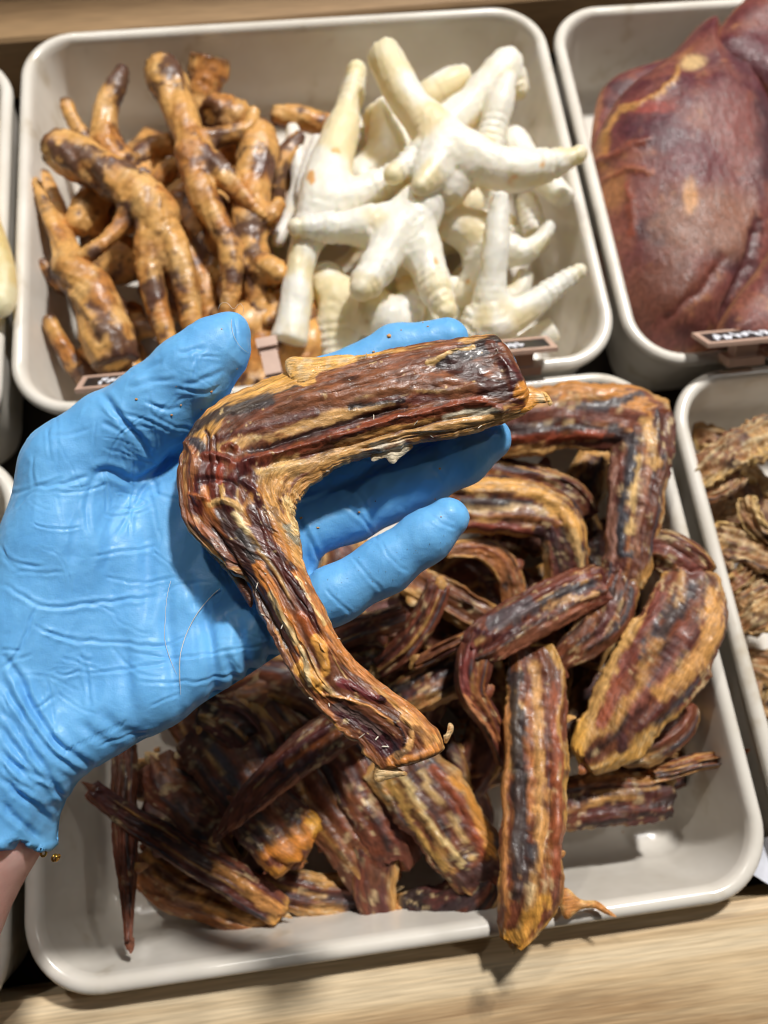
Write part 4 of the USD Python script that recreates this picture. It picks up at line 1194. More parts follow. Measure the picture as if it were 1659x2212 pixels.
def hand_d(p, with_cuff=True):
    d = None
    for ch in palm_c:
        x = chain_d(p, ch)
        d = x if d is None else smin(d, x, 0.010)
    for ch in web_c:
        d = smin(d, chain_d(p, ch), 0.008)
    d = smin(d, chain_d(p, then_c), 0.012)
    d = smin(d, chain_d(p, wrist_c), 0.012)
    t = chain_d(p, thumb_c)
    d = smin(d, t, 0.005)
    for ch in fing_c:
        d = smin(d, chain_d(p, ch), 0.0022)
    if with_cuff:
        q = (p - CUFF0) @ cdir
        d = np.maximum(d, (p - CUFF0) @ CN + 0.0022 * np.sin(q * 260) + 0.0014 * np.sin(q * 610 + 1) + 0.12 * np.clip(q, 0, 0.02))
    return d


allc = np.vstack([*palm_c, then_c, thumb_c, wrist_c, *fing_c])
lo = (allc[:, :3] - allc[:, 3:]).min(0) - 0.004
hi = (allc[:, :3] + allc[:, 3:]).max(0) + 0.004
lo[0] = max(lo[0], at(-190, 1200, 0.16)[0])
gv, gf = surface_nets(hand_d, lo, hi, 0.0019)
for _ in range(2):
    gv, gf = trimesh.remesh.subdivide(gv, gf)
    gv = snap(hand_d, gv, 1) if _ == 0 else gv
gv = np.asarray(gv)
gn = normals_of(gv, gf)
uv = survey(gv)
face = sm(0.0, 0.35, ((CAM - gv) * gn).sum(1) / np.linalg.norm(CAM - gv, axis=1))
disp = np.zeros(len(gv))
off = 0.0


def z4(*p):
    return [(x / 2.363, y / 2.363 + 1188) for x, y in p]


def z3(*p):
    return [(x / 2.56, y / 2.56 + 594) for x, y in p]


# fine crease lines: (poly, width, depth mm)
CREASES = [
    (z4((0, 170), (120, 240), (200, 280), (400, 280), (650, 255), (800, 230)), 4, 0.55), (z4((200, 280), (150, 370), (100, 510), (40, 580), (0, 610)), 4, 0.45),
    (z4((150, 375), (250, 420), (400, 460), (560, 470), (750, 490), (930, 480)), 4, 0.5), (z4((190, 400), (330, 450), (440, 490)), 3, 0.35),
    (z4((650, 510), (900, 550), (1100, 525), (1380, 490)), 3.5, 0.4), (z4((450, 630), (560, 620), (700, 600), (900, 560)), 3.5, 0.4),
    (z4((690, 670), (900, 675), (1100, 660), (1290, 630)), 3.5, 0.4), (z4((430, 560), (440, 640), (460, 800)), 4, 0.45), (z4((400, 530), (430, 555), (470, 570)), 4, 0.4),
    (z4((170, 810), (220, 790), (280, 740)), 4, 0.4), (z4((230, 650), (260, 760), (270, 900)), 4, 0.4),
    (z4((0, 20), (60, 80), (130, 110)), 4, 0.4), (z4((0, 505), (60, 510), (110, 510)), 3.5, 0.35), (z4((520, 130), (650, 160), (820, 150)), 3, 0.25),
    (z4((740, 160), (850, 150), (900, 140)), 3, 0.25), (z4((740, 500), (850, 480), (960, 430)), 3, 0.3), (z4((760, 800), (860, 760), (930, 740)), 3, 0.25),
    (z3((550, 650), (620, 720), (700, 840), (790, 930), (830, 1080)), 7, 1.1), (z3((590, 720), (680, 800), (760, 900)), 5, 0.6), (z3((560, 820), (640, 850), (700, 900)), 5, 0.5),
    (z3((520, 1110), (580, 1085), (640, 1100), (740, 1140)), 8, 1.3), (z3((740, 1140), (860, 1080), (960, 980)), 7, 1.2), (z3((700, 640), (850, 590), (980, 580)), 5, 0.4),
    (z3((960, 630), (1080, 640), (1160, 640), (1210, 605)), 4, 0.5), (z3((980, 430), (1060, 425), (1140, 395)), 5, 0.6), (z3((1290, 230), (1310, 320), (1320, 400)), 4, 0.5),
    (z3((520, 1110), (485, 1250), (500, 1450)), 5, 0.45), (z3((200, 1180), (350, 1150), (500, 1110)), 5, 0.55), (z3((0, 1490), (80, 1590), (160, 1610), (250, 1610)), 4, 0.5),
    (z3((80, 1290), (130, 1230), (200, 1190)), 4, 0.4), (z3((270, 900), (390, 880), (500, 850)), 4, 0.3), (z3((640, 1450), (760, 1250), (830, 1130)), 5, 0.5),
    (z3((840, 1130), (860, 1180), (870, 1230)), 5, 0.5), (z3((190, 1000), (180, 1100), (190, 1180)), 4, 0.3), (z3((500, 1560), (680, 1530), (880, 1500)), 3.5, 0.35),
    (z3((700, 560), (820, 520), (900, 470)), 6, 0.6), (z3((820, 700), (900, 740), (1000, 720)), 5, 0.4), (z3((1000, 600), (1120, 580), (1240, 520)), 5, 0.45),
    # fingers
    ([(640, 1110), (665, 1190), (668, 1250)], 6, 0.9), ([(655, 1130), (690, 1215)], 5, 0.8), ([(740, 1090), (790, 1130), (815, 1170)], 4, 0.45), ([(770, 1060), (800, 1110)], 4, 0.4),
    ([(930, 1010), (960, 1040)], 4, 0.3), ([(760, 1200), (800, 1250), (830, 1280)], 3.5, 0.3), ([(700, 1270), (740, 1310), (760, 1330)], 3.5, 0.35), ([(820, 1165), (850, 1210), (880, 1235)], 3, 0.22),
    ([(930, 1110), (965, 1135), (985, 1140)], 4, 0.3),
]
# wrist folds
for w in (((0, 520), (150, 780), (280, 980), (430, 1080), (500, 1150)), ((0, 650), (120, 850), (300, 1060), (420, 1130)), ((0, 800), (150, 1000), (260, 1170), (310, 1250)),
          ((0, 1000), (130, 1130), (300, 1230), (340, 1290)), ((100, 620), (200, 850), (340, 1030)), ((0, 1150), (150, 1290), (280, 1400)), ((0, 1280), (120, 1400), (220, 1480)),
          ((0, 900), (100, 1040), (220, 1180)), ((50, 1060), (180, 1200), (290, 1260))):
    CREASES.append((z4(*w), 7, 1.1))
for w in (((180, 1190), (250, 1220), (330, 1260)), ((250, 930), (290, 990), (340, 1040)), ((0, 720), (80, 860), (160, 960)), ((60, 1220), (140, 1270), (230, 1320)), ((0, 1080), (100, 1190), (180, 1240))):
    CREASES.append((z4(*w), 5, 0.7))
rng = np.random.default_rng(44)
for k in range(95):
    c = np.array([rng.uniform(10, 620), rng.uniform(900, 1640)])
    if k > 70:
        c = np.array([rng.uniform(250, 480), 0])
        c[1] = 985 - (c[0] - 250) * 0.9 + rng.uniform(-50, 50)
    a = rng.normal(0.05, 0.35) if rng.random() < 0.55 else rng.normal(1.45, 0.3)
    L = rng.uniform(18, 75)
    t = np.array([math.cos(a), math.sin(a)]) * L
    bend = rng.normal(0, 0.18) * np.array([-t[1], t[0]])
    CREASES.append(([tuple(c - t), tuple(c + bend), tuple(c + t)], rng.uniform(2.2, 3.8), rng.uniform(0.12, 0.34)))
for poly, w, dep in CREASES:
    pl = smooth_poly(poly)
    lo2, hi2 = pl.min(0) - 60, pl.max(0) + 60
    m = ((uv > lo2) & (uv < hi2)).all(1) & (face > 0)
    q = uv[m] + 5 * (np.stack([noise(np.c_[uv[m] * 0.05, np.zeros(m.sum())], 3), noise(np.c_[uv[m] * 0.05, np.zeros(m.sum())], 4)], 1) - 0.5)
    d, al = polydist(q, pl)
    fade = np.minimum(1, np.minimum(al, 1 - al) * 7 + 0.05)
    disp[m] += 0.8 * dep * 1e-3 * fade * (-0.75 * np.exp(-(d / w) ** 2) + 0.55 * np.exp(-((d - 2.1 * w) / (1.3 * w)) ** 2))
# soft folds running down the heel of the hand and along the palm
for poly, w, dep in [
        (z4((1040, 250), (1080, 520), (1100, 700), (1090, 860)), 13, 1.1), (z4((1200, 330), (1260, 560), (1310, 700)), 13, 1.2), (z4((960, 120), (985, 220), (1000, 320)), 12, 0.8),
        (z4((860, 60), (850, 300), (880, 600), (930, 900)), 16, 0.8), (z4((640, 400), (650, 700), (700, 900)), 18, 0.7), (z4((1140, 500), (1190, 640), (1230, 760)), 10, 0.7),
        (z4((1330, 350), (1370, 480), (1400, 640)), 12, 1.0), (z4((740, -200), (760, 100), (740, 400)), 18, 0.7), (z4((600, -300), (560, 0), (590, 300)), 20, 0.6),
        (z4((500, 800), (620, 920), (760, 960)), 14, 0.5), (z4((400, 860), (500, 960), (600, 1000)), 12, 0.5), (z3((400, 1250), (420, 1450), (380, 1650)), 20, 0.6)]:
    pl = smooth_poly(poly)
    m = ((uv > pl.min(0) - 80) & (uv < pl.max(0) + 80)).all(1) & (face > 0)
    d, al = polydist(uv[m], pl)
    disp[m] += -1.7 * dep * 1e-3 * np.minimum(1, np.minimum(al, 1 - al) * 4 + 0.02) * np.exp(-(d / w) ** 2)
# small embossed ticks on the edge of the palm
for k in range(12):
    c = np.array(z4((350 + 26 * k, 1010 - 12 * k))[0])
    a = np.array([c, c + [-7, 12]])
    m = (np.abs(uv - c) < 60).all(1)
    d, al = polydist(uv[m], a)
    disp[m] -= 0.00028 * np.exp(-(d / 2.6) ** 2) * face[m]
# loose film everywhere: ridges of tension, small dimples
rg = 1 - np.abs(2 * fbm(np.c_[(uv[:, 0] * 0.8 + uv[:, 1] * 0.3) * 0.02, (uv[:, 1] * 0.8 - uv[:, 0] * 0.4) * 0.008, np.zeros(len(uv))], 3, 2) - 1)
disp += 0.0006 * (rg - 0.7) + 0.0012 * (fbm(gv * 70, 3, 9) - 0.5) + 0.0003 * (fbm(gv * 300, 2, 10) - 0.5)
# cuff: gathered folds and a rolled edge
dc = -(gv - CUFF0) @ CN
cw = sm(0.03, 0.0, dc)
disp += cw * 0.0042 * (fbm(np.c_[(gv @ cdir) * 130, dc * 30, gv[:, 2] * 60], 2, 12) - 0.5)
disp += 0.0012 * np.exp(-((dc - 0.0016) / 0.0012) ** 2)
gv2 = gv + gn * (disp * np.where(face > 0, 1, 0.4))[:, None]
person = xform("person", "hand in a blue disposable glove, palm up, holding a dried wing", "person")
arm_c = hp([(150, 1300, 90, 163), (10, 1560, 124, 159), (-42, 1785, 134, 156), (-165, 2000, 150, 152), (-330, 2270, 170, 146)])
av, af = surface_nets(lambda p: chain_d(p, arm_c), (arm_c[:, :3] - arm_c[:, 3:]).min(0) - 0.01, (arm_c[:, :3] + arm_c[:, 3:]).max(0) + 0.01, 0.004)
put("body", av, af, M_skin, person)
put("glove", gv2, gf, M_glove, person)
br = xform  # links of a bracelet peeping out below the cuff
for k, (u, v) in enumerate([(94, 1843), (118, 1853), (124, 1853)]):
    t = trimesh.creation.torus(0.0009, 0.0004, 14, 8)
    t.apply_transform(trimesh.transformations.euler_matrix(0.6 * k, 0.9, 0.4 * k))
    t.apply_translation(at(u, v, 0.157))
    put_tm("bracelet_link", t, M_gold, person, smooth=True)

# ------------------------------------------------------------------ the held wing
PAIRS = [(1078, 724, 1158, 884), (1040, 728, 1110, 905), (976, 737, 1052, 925), (872, 750, 960, 948), (790, 772, 880, 962), (700, 790, 800, 982), (622, 806, 735, 1006), (540, 838, 690, 1036), (470, 872, 662, 1060), (412, 932, 648, 1082),
         (386, 1005, 640, 1100), (384, 1072, 636, 1117), (396, 1125, 642, 1138), (432, 1175, 648, 1160), (474, 1210, 653, 1195), (508, 1234, 662, 1225), (538, 1260, 674, 1263), (568, 1320, 699, 1312),
         (598, 1380, 729, 1376), (624, 1436, 758, 1415), (654, 1496, 795, 1452), (690, 1537, 835, 1487), (735, 1570, 878, 1520), (777, 1603, 923, 1557), (800, 1634, 950, 1582), (822, 1668, 962, 1626)]
ZH = np.interp(np.arange(len(PAIRS)), [0, 5, 10, 15, 19, 25], [190, 189, 188, 187, 186, 182])
THK = np.interp(np.arange(len(PAIRS)), [0, 1, 6, 10, 14, 18, 20, 25], [6, 6.5, 5.5, 5, 4.5, 4, 3.5, 3]) / 1000
La = np.array([at(p[0], p[1], z / 1000) for p, z in zip(PAIRS, ZH)])
Rb = np.array([at(p[2], p[3], z / 1000) for p, z in zip(PAIRS, ZH)])
mid = (La + Rb) / 2
s0 = np.r_[0, np.cumsum(np.linalg.norm(np.diff(La, axis=0), axis=1) + np.linalg.norm(np.diff(Rb, axis=0), axis=1))] / 2
from scipy.interpolate import PchipInterpolator
qs = np.linspace(0, s0[-1], 620)
La, Rb, TH = PchipInterpolator(s0, La)(qs), PchipInterpolator(s0, Rb)(qs), PchipInterpolator(s0, THK)(qs)
Cn = (La + Rb) / 2
Wd = np.linalg.norm(La - Rb, axis=1) / 2
Sd = (La - Rb) / (2 * Wd[:, None])
UPd = np.tile(np.array([0, 0, 1.0]), (len(Cn), 1))
UPd = UPd - Sd * (UPd * Sd).sum(1, keepdims=True)
UPd /= np.linalg.norm(UPd, axis=1, keepdims=True)
hv, hf, hc, hfl = loft(Cn, Sd, Wd, TH, UPd, 230, 77, 0, [(0.75, 0.12, 0.0006, GOLD, -0.2, 0.5), (-0.8, 0.14, 0.0004, GOLD, -0.2, 1.2), (0.1, 0.2, 0.0007, BROWN, -0.2, 1.2), (-0.35, 0.12, 0.0006, MAROON, -0.2, 0.7)],
                       crinkle=0.00025, edge_jag=0.035, cap0=0.25, cap1=0.12, edge_col=C(196, 140, 74), base=(BROWN, C(128, 74, 42)), fleck=0.66, taper_noise=0.0, edge_at=(0.8, 1.05), edge_patch=0.3, joints=0, lump=0.3, fibre_h=0.9, depth=1.0)
hn = normals_of(hv, hf)
huv = survey(hv)
topm = hn[:, 2] > -0.15
BLACK = C(38, 32, 34)
SLATE = C(64, 60, 64)
PALEY = C(216, 176, 112)
ST = [  # polyline, half width, colour, height mm, softness
    ([(430, 930), (470, 893), (540, 858), (620, 825), (700, 795), (790, 780)], 24, C(212, 158, 82), 0.3, 0.6),
    ([(640, 800), (720, 788), (810, 775)], 14, C(222, 170, 90), 0.6, 0.6),
    ([(530, 915), (600, 885), (700, 850), (800, 822), (900, 790), (985, 762)], 20, C(112, 66, 46), 1.4, 0.5),
    ([(700, 820), (800, 792), (900, 768), (980, 752)], 15, C(132, 80, 54), 1.0, 0.5),
    ([(436, 918), (470, 900), (530, 880), (590, 866), (640, 850)], 15, C(48, 44, 46), 0.5, 0.5),
    ([(620, 882), (720, 862), (830, 838), (940, 826), (1030, 838), (1080, 862)], 30, C(128, 80, 54), 1.6, 0.45),
    ([(960, 782), (1010, 764), (1066, 742)], 18, BLACK, 0.8, 0.5),
    ([(925, 790), (975, 768), (1020, 752)], 5, PALEY, 0.6, 0.8),
    ([(990, 800), (1040, 822), (1090, 850)], 24, C(62, 34, 30), 0.3, 0.6),
    ([(1060, 745), (1085, 780), (1105, 830)], 10, C(92, 52, 40), 0.6, 0.5),
    ([(1090, 790), (1115, 820), (1120, 860)], 16, C(74, 34, 34), 0.9, 0.4),
    ([(1130, 845), (1150, 860), (1160, 880)], 18, C(206, 136, 60), 0.6, 0.5),
    ([(470, 968), (560, 945), (640, 925), (740, 898), (850, 872)], 11, C(196, 152, 96), 0.3, 0.9),
    ([(460, 950), (560, 925), (680, 895)], 8, C(86, 44, 36), 0.3, 0.8),
    ([(760, 880), (820, 872), (870, 866)], 7, BLACK, -0.2, 0.8),
    ([(500, 1008), (560, 990), (640, 968), (740, 940), (850, 908), (960, 884), (1040, 872), (1078, 884)], 12, C(132, 68, 46), 1.9, 0.3),
    ([(540, 975), (640, 945), (760, 908), (880, 880)], 6, C(52, 30, 28), -1.2, 0.5),
    ([(560, 1010), (660, 985), (780, 955), (900, 922), (1040, 898)], 5, C(96, 50, 36), -0.8, 0.6),
    ([(560, 1040), (640, 1010), (720, 988), (820, 955), (930, 925), (1040, 908), (1110, 895)], 15, C(196, 150, 92), 0.4, 0.8),
    ([(815, 965), (840, 975), (872, 960)], 14, C(206, 192, 168), 0.4, 1.0),
    ([(960, 905), (1040, 890), (1095, 885)], 7, C(206, 196, 172), 0.3, 1.0),
    ([(405, 965), (425, 955), (438, 970)], 13, SLATE, 0.4, 0.5), ([(408, 940), (425, 925)], 9, BLACK, 0.2, 0.6),
    ([(395, 1000), (390, 1060), (402, 1100)], 14, C(132, 78, 48), 0.5, 0.6),
    ([(445, 930), (452, 970), (448, 1010)], 5, C(70, 34, 32), -0.9, 0.5), ([(462, 940), (468, 985), (470, 1010)], 4, C(80, 40, 34), -0.7, 0.5),
    ([(425, 1000), (432, 1050), (425, 1095)], 16, C(88, 38, 32), 1.1, 0.4), ([(465, 1000), (462, 1040), (470, 1080)], 15, C(100, 46, 38), 1.3, 0.4),
    ([(485, 968), (500, 962), (510, 970)], 8, C(124, 60, 40), 1.0, 0.4),
    ([(540, 1000), (510, 1030), (492, 1070), (505, 1105)], 15, C(84, 36, 34), 1.3, 0.4), ([(480, 1050), (484, 1085)], 5, C(208, 160, 92), 0.6, 0.6),
    ([(440, 1060), (455, 1100), (480, 1130)], 9, C(180, 110, 52), 0.5, 0.7),
    ([(600, 1040), (585, 1080), (600, 1120), (625, 1160), (645, 1200)], 26, C(204, 150, 84), 0.3, 0.8),
    ([(560, 1055), (540, 1085), (535, 1120)], 12, C(186, 128, 70), 0.4, 0.8), ([(625, 1140), (640, 1170)], 14, C(140, 132, 108), -0.2, 0.8),
    ([(508, 1112), (520, 1130), (536, 1150)], 8, C(216, 190, 138), 0.7, 0.6),
    ([(410, 1120), (440, 1160), (470, 1195)], 12, C(190, 132, 66), 0.3, 0.9),
    ([(480, 1110), (520, 1180), (560, 1250), (600, 1320), (640, 1400)], 20, C(58, 36, 34), 0.5, 0.5),
    ([(520, 1150), (550, 1200), (575, 1240)], 12, C(74, 68, 66), 0.8, 0.5),  # grey sheen on the dark strand, painted in as colour
    ([(440, 1140), (490, 1205), (540, 1275), (600, 1380), (650, 1480)], 6, C(124, 84, 66), 1.2, 0.4),
    ([(462, 1140), (510, 1210), (560, 1290), (620, 1400)], 4, C(48, 28, 26), -1.1, 0.5),
    ([(545, 1100), (590, 1180), (640, 1270), (690, 1360)], 14, C(80, 38, 34), 1.1, 0.4),
    ([(560, 1225), (595, 1290), (630, 1350), (650, 1400)], 11, C(190, 118, 54), 0.5, 0.8),
    ([(585, 1285), (610, 1330), (640, 1390)], 7, C(208, 178, 126), 0.3, 1.0),
    ([(645, 1240), (690, 1330), (720, 1390), (780, 1450), (860, 1510), (935, 1570)], 15, C(186, 118, 62), 0.4, 0.8),
    ([(640, 1250), (668, 1300), (700, 1350)], 5, C(220, 184, 124), 0.5, 0.9),
    ([(650, 1330), (680, 1380), (700, 1420)], 10, C(150, 80, 42), 0.7, 0.6),
    ([(655, 1440), (675, 1460), (690, 1480)], 18, C(226, 164, 78), 1.5, 0.4), ([(685, 1385), (700, 1420), (705, 1450)], 12, C(222, 158, 76), 1.0, 0.4),
    ([(650, 1400), (660, 1430), (670, 1480)], 5, C(222, 196, 146), 0.6, 1.0), ([(700, 1480), (720, 1500)], 7, C(226, 190, 130), 0.5, 0.9),
    ([(735, 1475), (770, 1490), (800, 1505), (826, 1514)], 11, C(108, 46, 50), 1.2, 0.35), ([(820, 1508), (830, 1514)], 6, C(40, 26, 30), 1.0, 0.3),
    ([(700, 1500), (750, 1510), (800, 1530), (850, 1565)], 5, C(200, 140, 80), 0.8, 0.5),
    ([(735, 1530), (775, 1558), (815, 1590), (845, 1615)], 24, C(82, 44, 44), -0.8, 0.3), ([(728, 1524), (750, 1536), (775, 1545)], 14, C(104, 86, 80), -0.2, 0.5),
    ([(830, 1600), (850, 1620)], 16, C(50, 40, 46), -0.3, 0.5), ([(850, 1560), (870, 1590), (872, 1610)], 4, C(44, 24, 28), 0.8, 0.4),
    ([(690, 1520), (730, 1560), (780, 1610), (815, 1650)], 7, C(176, 116, 74), 0.9, 0.5), ([(705, 1545), (760, 1590), (800, 1632)], 3, C(208, 150, 80), 0.5, 0.7),
    ([(870, 1540), (905, 1580), (930, 1610)], 14, C(206, 146, 84), 0.5, 0.7), ([(850, 1650), (890, 1640), (940, 1620)], 14, C(202, 130, 66), 0.6, 0.5),
    ([(400, 955), (420, 985), (415, 1030)], 10, C(150, 96, 62), 0.9, 0.6), ([(440, 985), (470, 985), (500, 1000)], 9, C(116, 58, 44), 1.4, 0.5), ([(430, 1040), (470, 1035), (510, 1050)], 7, C(64, 34, 34), -0.9, 0.6),
    ([(455, 1090), (490, 1085), (520, 1100)], 8, C(206, 164, 104), 0.8, 0.8), ([(410, 1070), (450, 1080)], 7, C(160, 92, 52), 0.8, 0.6), ([(520, 1040), (550, 1060), (560, 1090)], 9, C(66, 34, 36), 0.9, 0.4),
    ([(395, 1110), (420, 1135), (445, 1160)], 12, C(146, 84, 50), 0.6, 0.8), ([(480, 1010), (476, 1040)], 8, C(150, 66, 46), 1.0, 0.4), ([(560, 1020), (600, 1010), (650, 1000)], 12, C(214, 172, 110), 0.3, 1.0),
    ([(620, 1080), (632, 1110), (640, 1150)], 9, C(222, 184, 120), 0.4, 0.9), ([(590, 1130), (610, 1170), (625, 1210)], 9, C(186, 122, 60), 0.4, 0.8),
    ([(745, 1545), (790, 1580), (830, 1612)], 16, C(70, 36, 40), -0.4, 0.25), ([(740, 1530), (780, 1552), (820, 1580)], 9, C(120, 96, 90), -0.2, 0.4), ([(868, 1550), (888, 1580), (880, 1615)], 8, C(214, 160, 98), 0.9, 0.5),
    ([(940, 1635), (955, 1640)], 7, C(86, 48, 50), 0.4, 0.5), ([(862, 1632), (874, 1622)], 7, C(130, 100, 70), 0.7, 0.5),
]
# long fine tendons and grooves running with the bones
phv = np.r_[np.tile(np.linspace(0, 2 * np.pi, 230, endpoint=False), 620), 0, 0]
ssv = np.r_[np.repeat(np.linspace(0, 1, 620), 230), 0, 1]
rng = np.random.default_rng(61)
gd = np.zeros(len(hv))
calm = 1 - 0.85 * np.exp(-((ssv - 0.42) / 0.09) ** 2) - 0.8 * sm(0.84, 0.9, ssv)
for k in range(60):
    a0, c_, hl, wd = rng.uniform(0.08, 0.92) * np.pi, rng.uniform(0.02, 0.98), rng.uniform(0.04, 0.16), rng.uniform(0.018, 0.05)
    m = (np.abs(ssv - c_) < hl) & topm
    x = np.abs(phv[m] - a0 - 0.35 * (noise(np.c_[ssv[m] * 9, np.full(m.sum(), k * 3.7), np.zeros(m.sum())], 5) - 0.5)) / wd
    g = calm[m] * np.exp(-x * x) * sm(1, 0.6, np.abs(ssv[m] - c_) / hl)
    up = rng.random() < 0.45
    gd[m] += g * rng.uniform(0.25, 0.55) * 1e-3 * (1 if up else -1)
    cc = [C(206, 164, 104), C(150, 92, 60), C(120, 66, 48)][rng.integers(3)] if up else [C(44, 28, 26), C(70, 36, 32)][rng.integers(2)]
    hc[m] = lerp(hc[m], cc, 0.75 * sm(0.25, 0.6, g))
hd, hc, streak, fine = paint(hv, hn, hfl, hc, ST, 0, wob=7)
n3 = fbm(hv * 520, 3, 31)
hc = lerp(hc, C(222, 190, 134), 0.7 * sm(0.69, 0.76, n3 * 0.75 + 0.25 * (streak + 0.5)))
hc = lerp(hc, C(52, 30, 26), 0.55 * sm(0.62, 0.74, fbm(np.c_[hfl[:, 0] * 0.12, hfl[:, 1] * 0.8, np.full(len(hv), 4.0)], 3, 33)))
hd = 1.15 * hd + gd
hd += 0.0008 * streak + 0.0002 * fine + 0.0001 * (fbm(hv * 260, 3, 34) - 0.5)
hv = hv + hn * (hd * topm)[:, None]
held = xform("dried_wing", "bent dried wing held in the blue gloved palm, its tip hanging over the heap", "dried wing")
put("wing_body", hv, hf, M_hero, held, col=np.clip(hc, 0, 1), flow=hfl)


def flap(name, poly, z, seed, color, parent, bulge=0.0012, thick=0.0012, m_=None, two=None):
    def zv(p):
        return 0.0022 * (fbm(np.c_[p * 160, np.zeros(len(p)) + seed], 3, seed) - 0.5)
    v, f, de, nn = dome(poly, z, thick, seed, bulge, cells=0.0006, edge_w=0.003, zvar=zv, jag=0.15)
    b = fbm(v * 260 + seed, 3, seed)
    col = lerp(color[None], (two if two is not None else CREAM)[None], sm(0.42, 0.66, b))
    return put(name, v, f, m_ or M_hero, parent, col=col, flow=v * 1000)


flap("skin_flap", [(419, 1128), (440, 1180), (470, 1215), (497, 1245), (520, 1280), (546, 1308), (548, 1296), (536, 1262), (520, 1225), (490, 1190), (460, 1150)], 184, 41, C(96, 58, 40), held, two=C(176, 124, 66))
flap("skin_flap", [(616, 800), (622, 774), (650, 770), (700, 772), (780, 770), (800, 782), (700, 815), (640, 830)], 193, 42, C(222, 168, 86), held)
flap("skin_flap", [(1120, 850), (1140, 838), (1165, 846), (1180, 858), (1178, 870), (1165, 872), (1148, 884), (1124, 892)], 192, 43, C(218, 150, 66), held)
flap("skin_flap", [(1168, 846), (1180, 850), (1188, 862), (1192, 876), (1187, 878), (1180, 866), (1170, 858)], 192, 44, C(222, 176, 100), held)
flap("skin_flap", [(806, 1634), (830, 1648), (860, 1660), (880, 1672), (860, 1678), (830, 1686), (814, 1690), (808, 1664)], 182, 45, C(206, 158, 96), held)
flap("skin_flap", [(958, 1588), (966, 1576), (972, 1560), (978, 1566), (974, 1590), (964, 1606)], 184, 46, C(190, 130, 70), held)
flap("skin_flap", [(800, 975), (830, 958), (878, 950), (892, 962), (868, 985), (845, 1003), (835, 992), (812, 996)], 188, 47, C(214, 200, 172), held, two=C(180, 140, 90))


def fibre(name, pts, r, parent="/World", m_=None, **kw):
    P = np.array([at(u, v, z / 1000) for u, v, z in pts])
    R, _ = spline(P, 0.0012)
    T = np.gradient(R, axis=0)
    T /= np.linalg.norm(T, axis=1, keepdims=True)
    a = np.cross(T, [0, 0, 1.0])
    a /= np.linalg.norm(a, axis=1, keepdims=True)
    b = np.cross(a, T)
    ang = np.arange(5) / 5 * 2 * np.pi
    tp = np.minimum(1, np.linspace(0, 1, len(R))[::-1] * 4 + 0.3)
    V = R[:, None] + r * tp[:, None, None] * (a[:, None] * np.cos(ang)[None, :, None] + b[:, None] * np.sin(ang)[None, :, None])
    return put(name, V.reshape(-1, 3), grid_faces(len(R), 5), m_ or M_fibre, parent, **kw)


# quill stubs and dry shreds standing on the held wing
rng = np.random.default_rng(12)
tops = np.where((hn[:, 2] > 0.5))[0]
cnt = 0
while cnt < 26:
    i = tops[rng.integers(len(tops))]
    p = hv[i]
    a = rng.uniform(0, 6.28)
    L = rng.uniform(0.0008, 0.0024)
    d = np.array([math.cos(a), math.sin(a), rng.uniform(0.0, 0.5)])
    q = survey(np.array([p, p + d * L]))
    fibre("quill_stub", [(q[0, 0], q[0, 1], p[2] * 1000 - 0.1), (q[1, 0], q[1, 1], (p[2] + d[2] * L) * 1000 + 0.2)], rng.uniform(0.00008, 0.00022), held)
    cnt += 1

# fallen hairs and crumbs on the glove


def glove_z(u, v):
    d = np.abs(uv - [u, v]).sum(1) + 50 * (face < 0.3)
    return gv2[np.argmin(d), 2] * 1000


def lay(pts, lift=0.25):
    return [(u, v, glove_z(u, v) + lift) for u, v in pts]


fibre("hair", lay(z4((1122, 198), (1040, 280), (985, 360), (940, 460), (918, 560), (918, 660), (922, 740)), 0.5), 0.00013, label="white curved hair lying across the middle of the gloved palm", cat="hair")
fibre("hair", lay(z4((872, 158), (850, 260), (843, 360), (840, 440), (870, 560), (905, 640)), 0.4), 0.00008, label="thin tawny hair left of the white one on the palm", cat="hair")
fibre("hair", [(472, 668, 193), (478, 655, 195), (492, 655, 196), (505, 668, 196), (518, 655, 197), (526, 665, 196), (522, 680, 194)], 0.00007, label="fine curled hair on the tip of the gloved thumb", cat="hair")
fibre("hair", lay([(500, 690), (505, 725), (520, 750), (538, 762)], 0.6), 0.00007, label="fine pale hair along the side of the thumb tip", cat="hair")
blobs = []
spots = [(x / 2.56, y / 2.56 + 594, s) for x, y, s in [(1168, 645, 11), (1000, 720, 6), (950, 775, 8), (755, 688, 8), (1075, 712, 6), (975, 618, 5), (1225, 300, 6), (1110, 745, 8), (1310, 520, 5), (1070, 625, 4)]]
spots += [(x / 1.92 + 351, y / 1.92 + 648, s) for x, y, s in [(940, 150, 14), (1100, 110, 7), (875, 215, 9), (990, 125, 5), (815, 880, 8), (645, 945, 9), (1150, 700, 7), (575, 905, 10), (883, 835, 4), (1155, 900, 5), (1130, 825, 6), (1080, 95, 5)]]
rng = np.random.default_rng(3)
for k in range(40):
    spots.append((rng.uniform(680, 1000), 0, 2.2))
    x = spots[-1][0]
    spots[-1] = (x, 1330 - (x - 690) * 0.62 + rng.normal(0, 26), rng.uniform(1.5, 2.8))
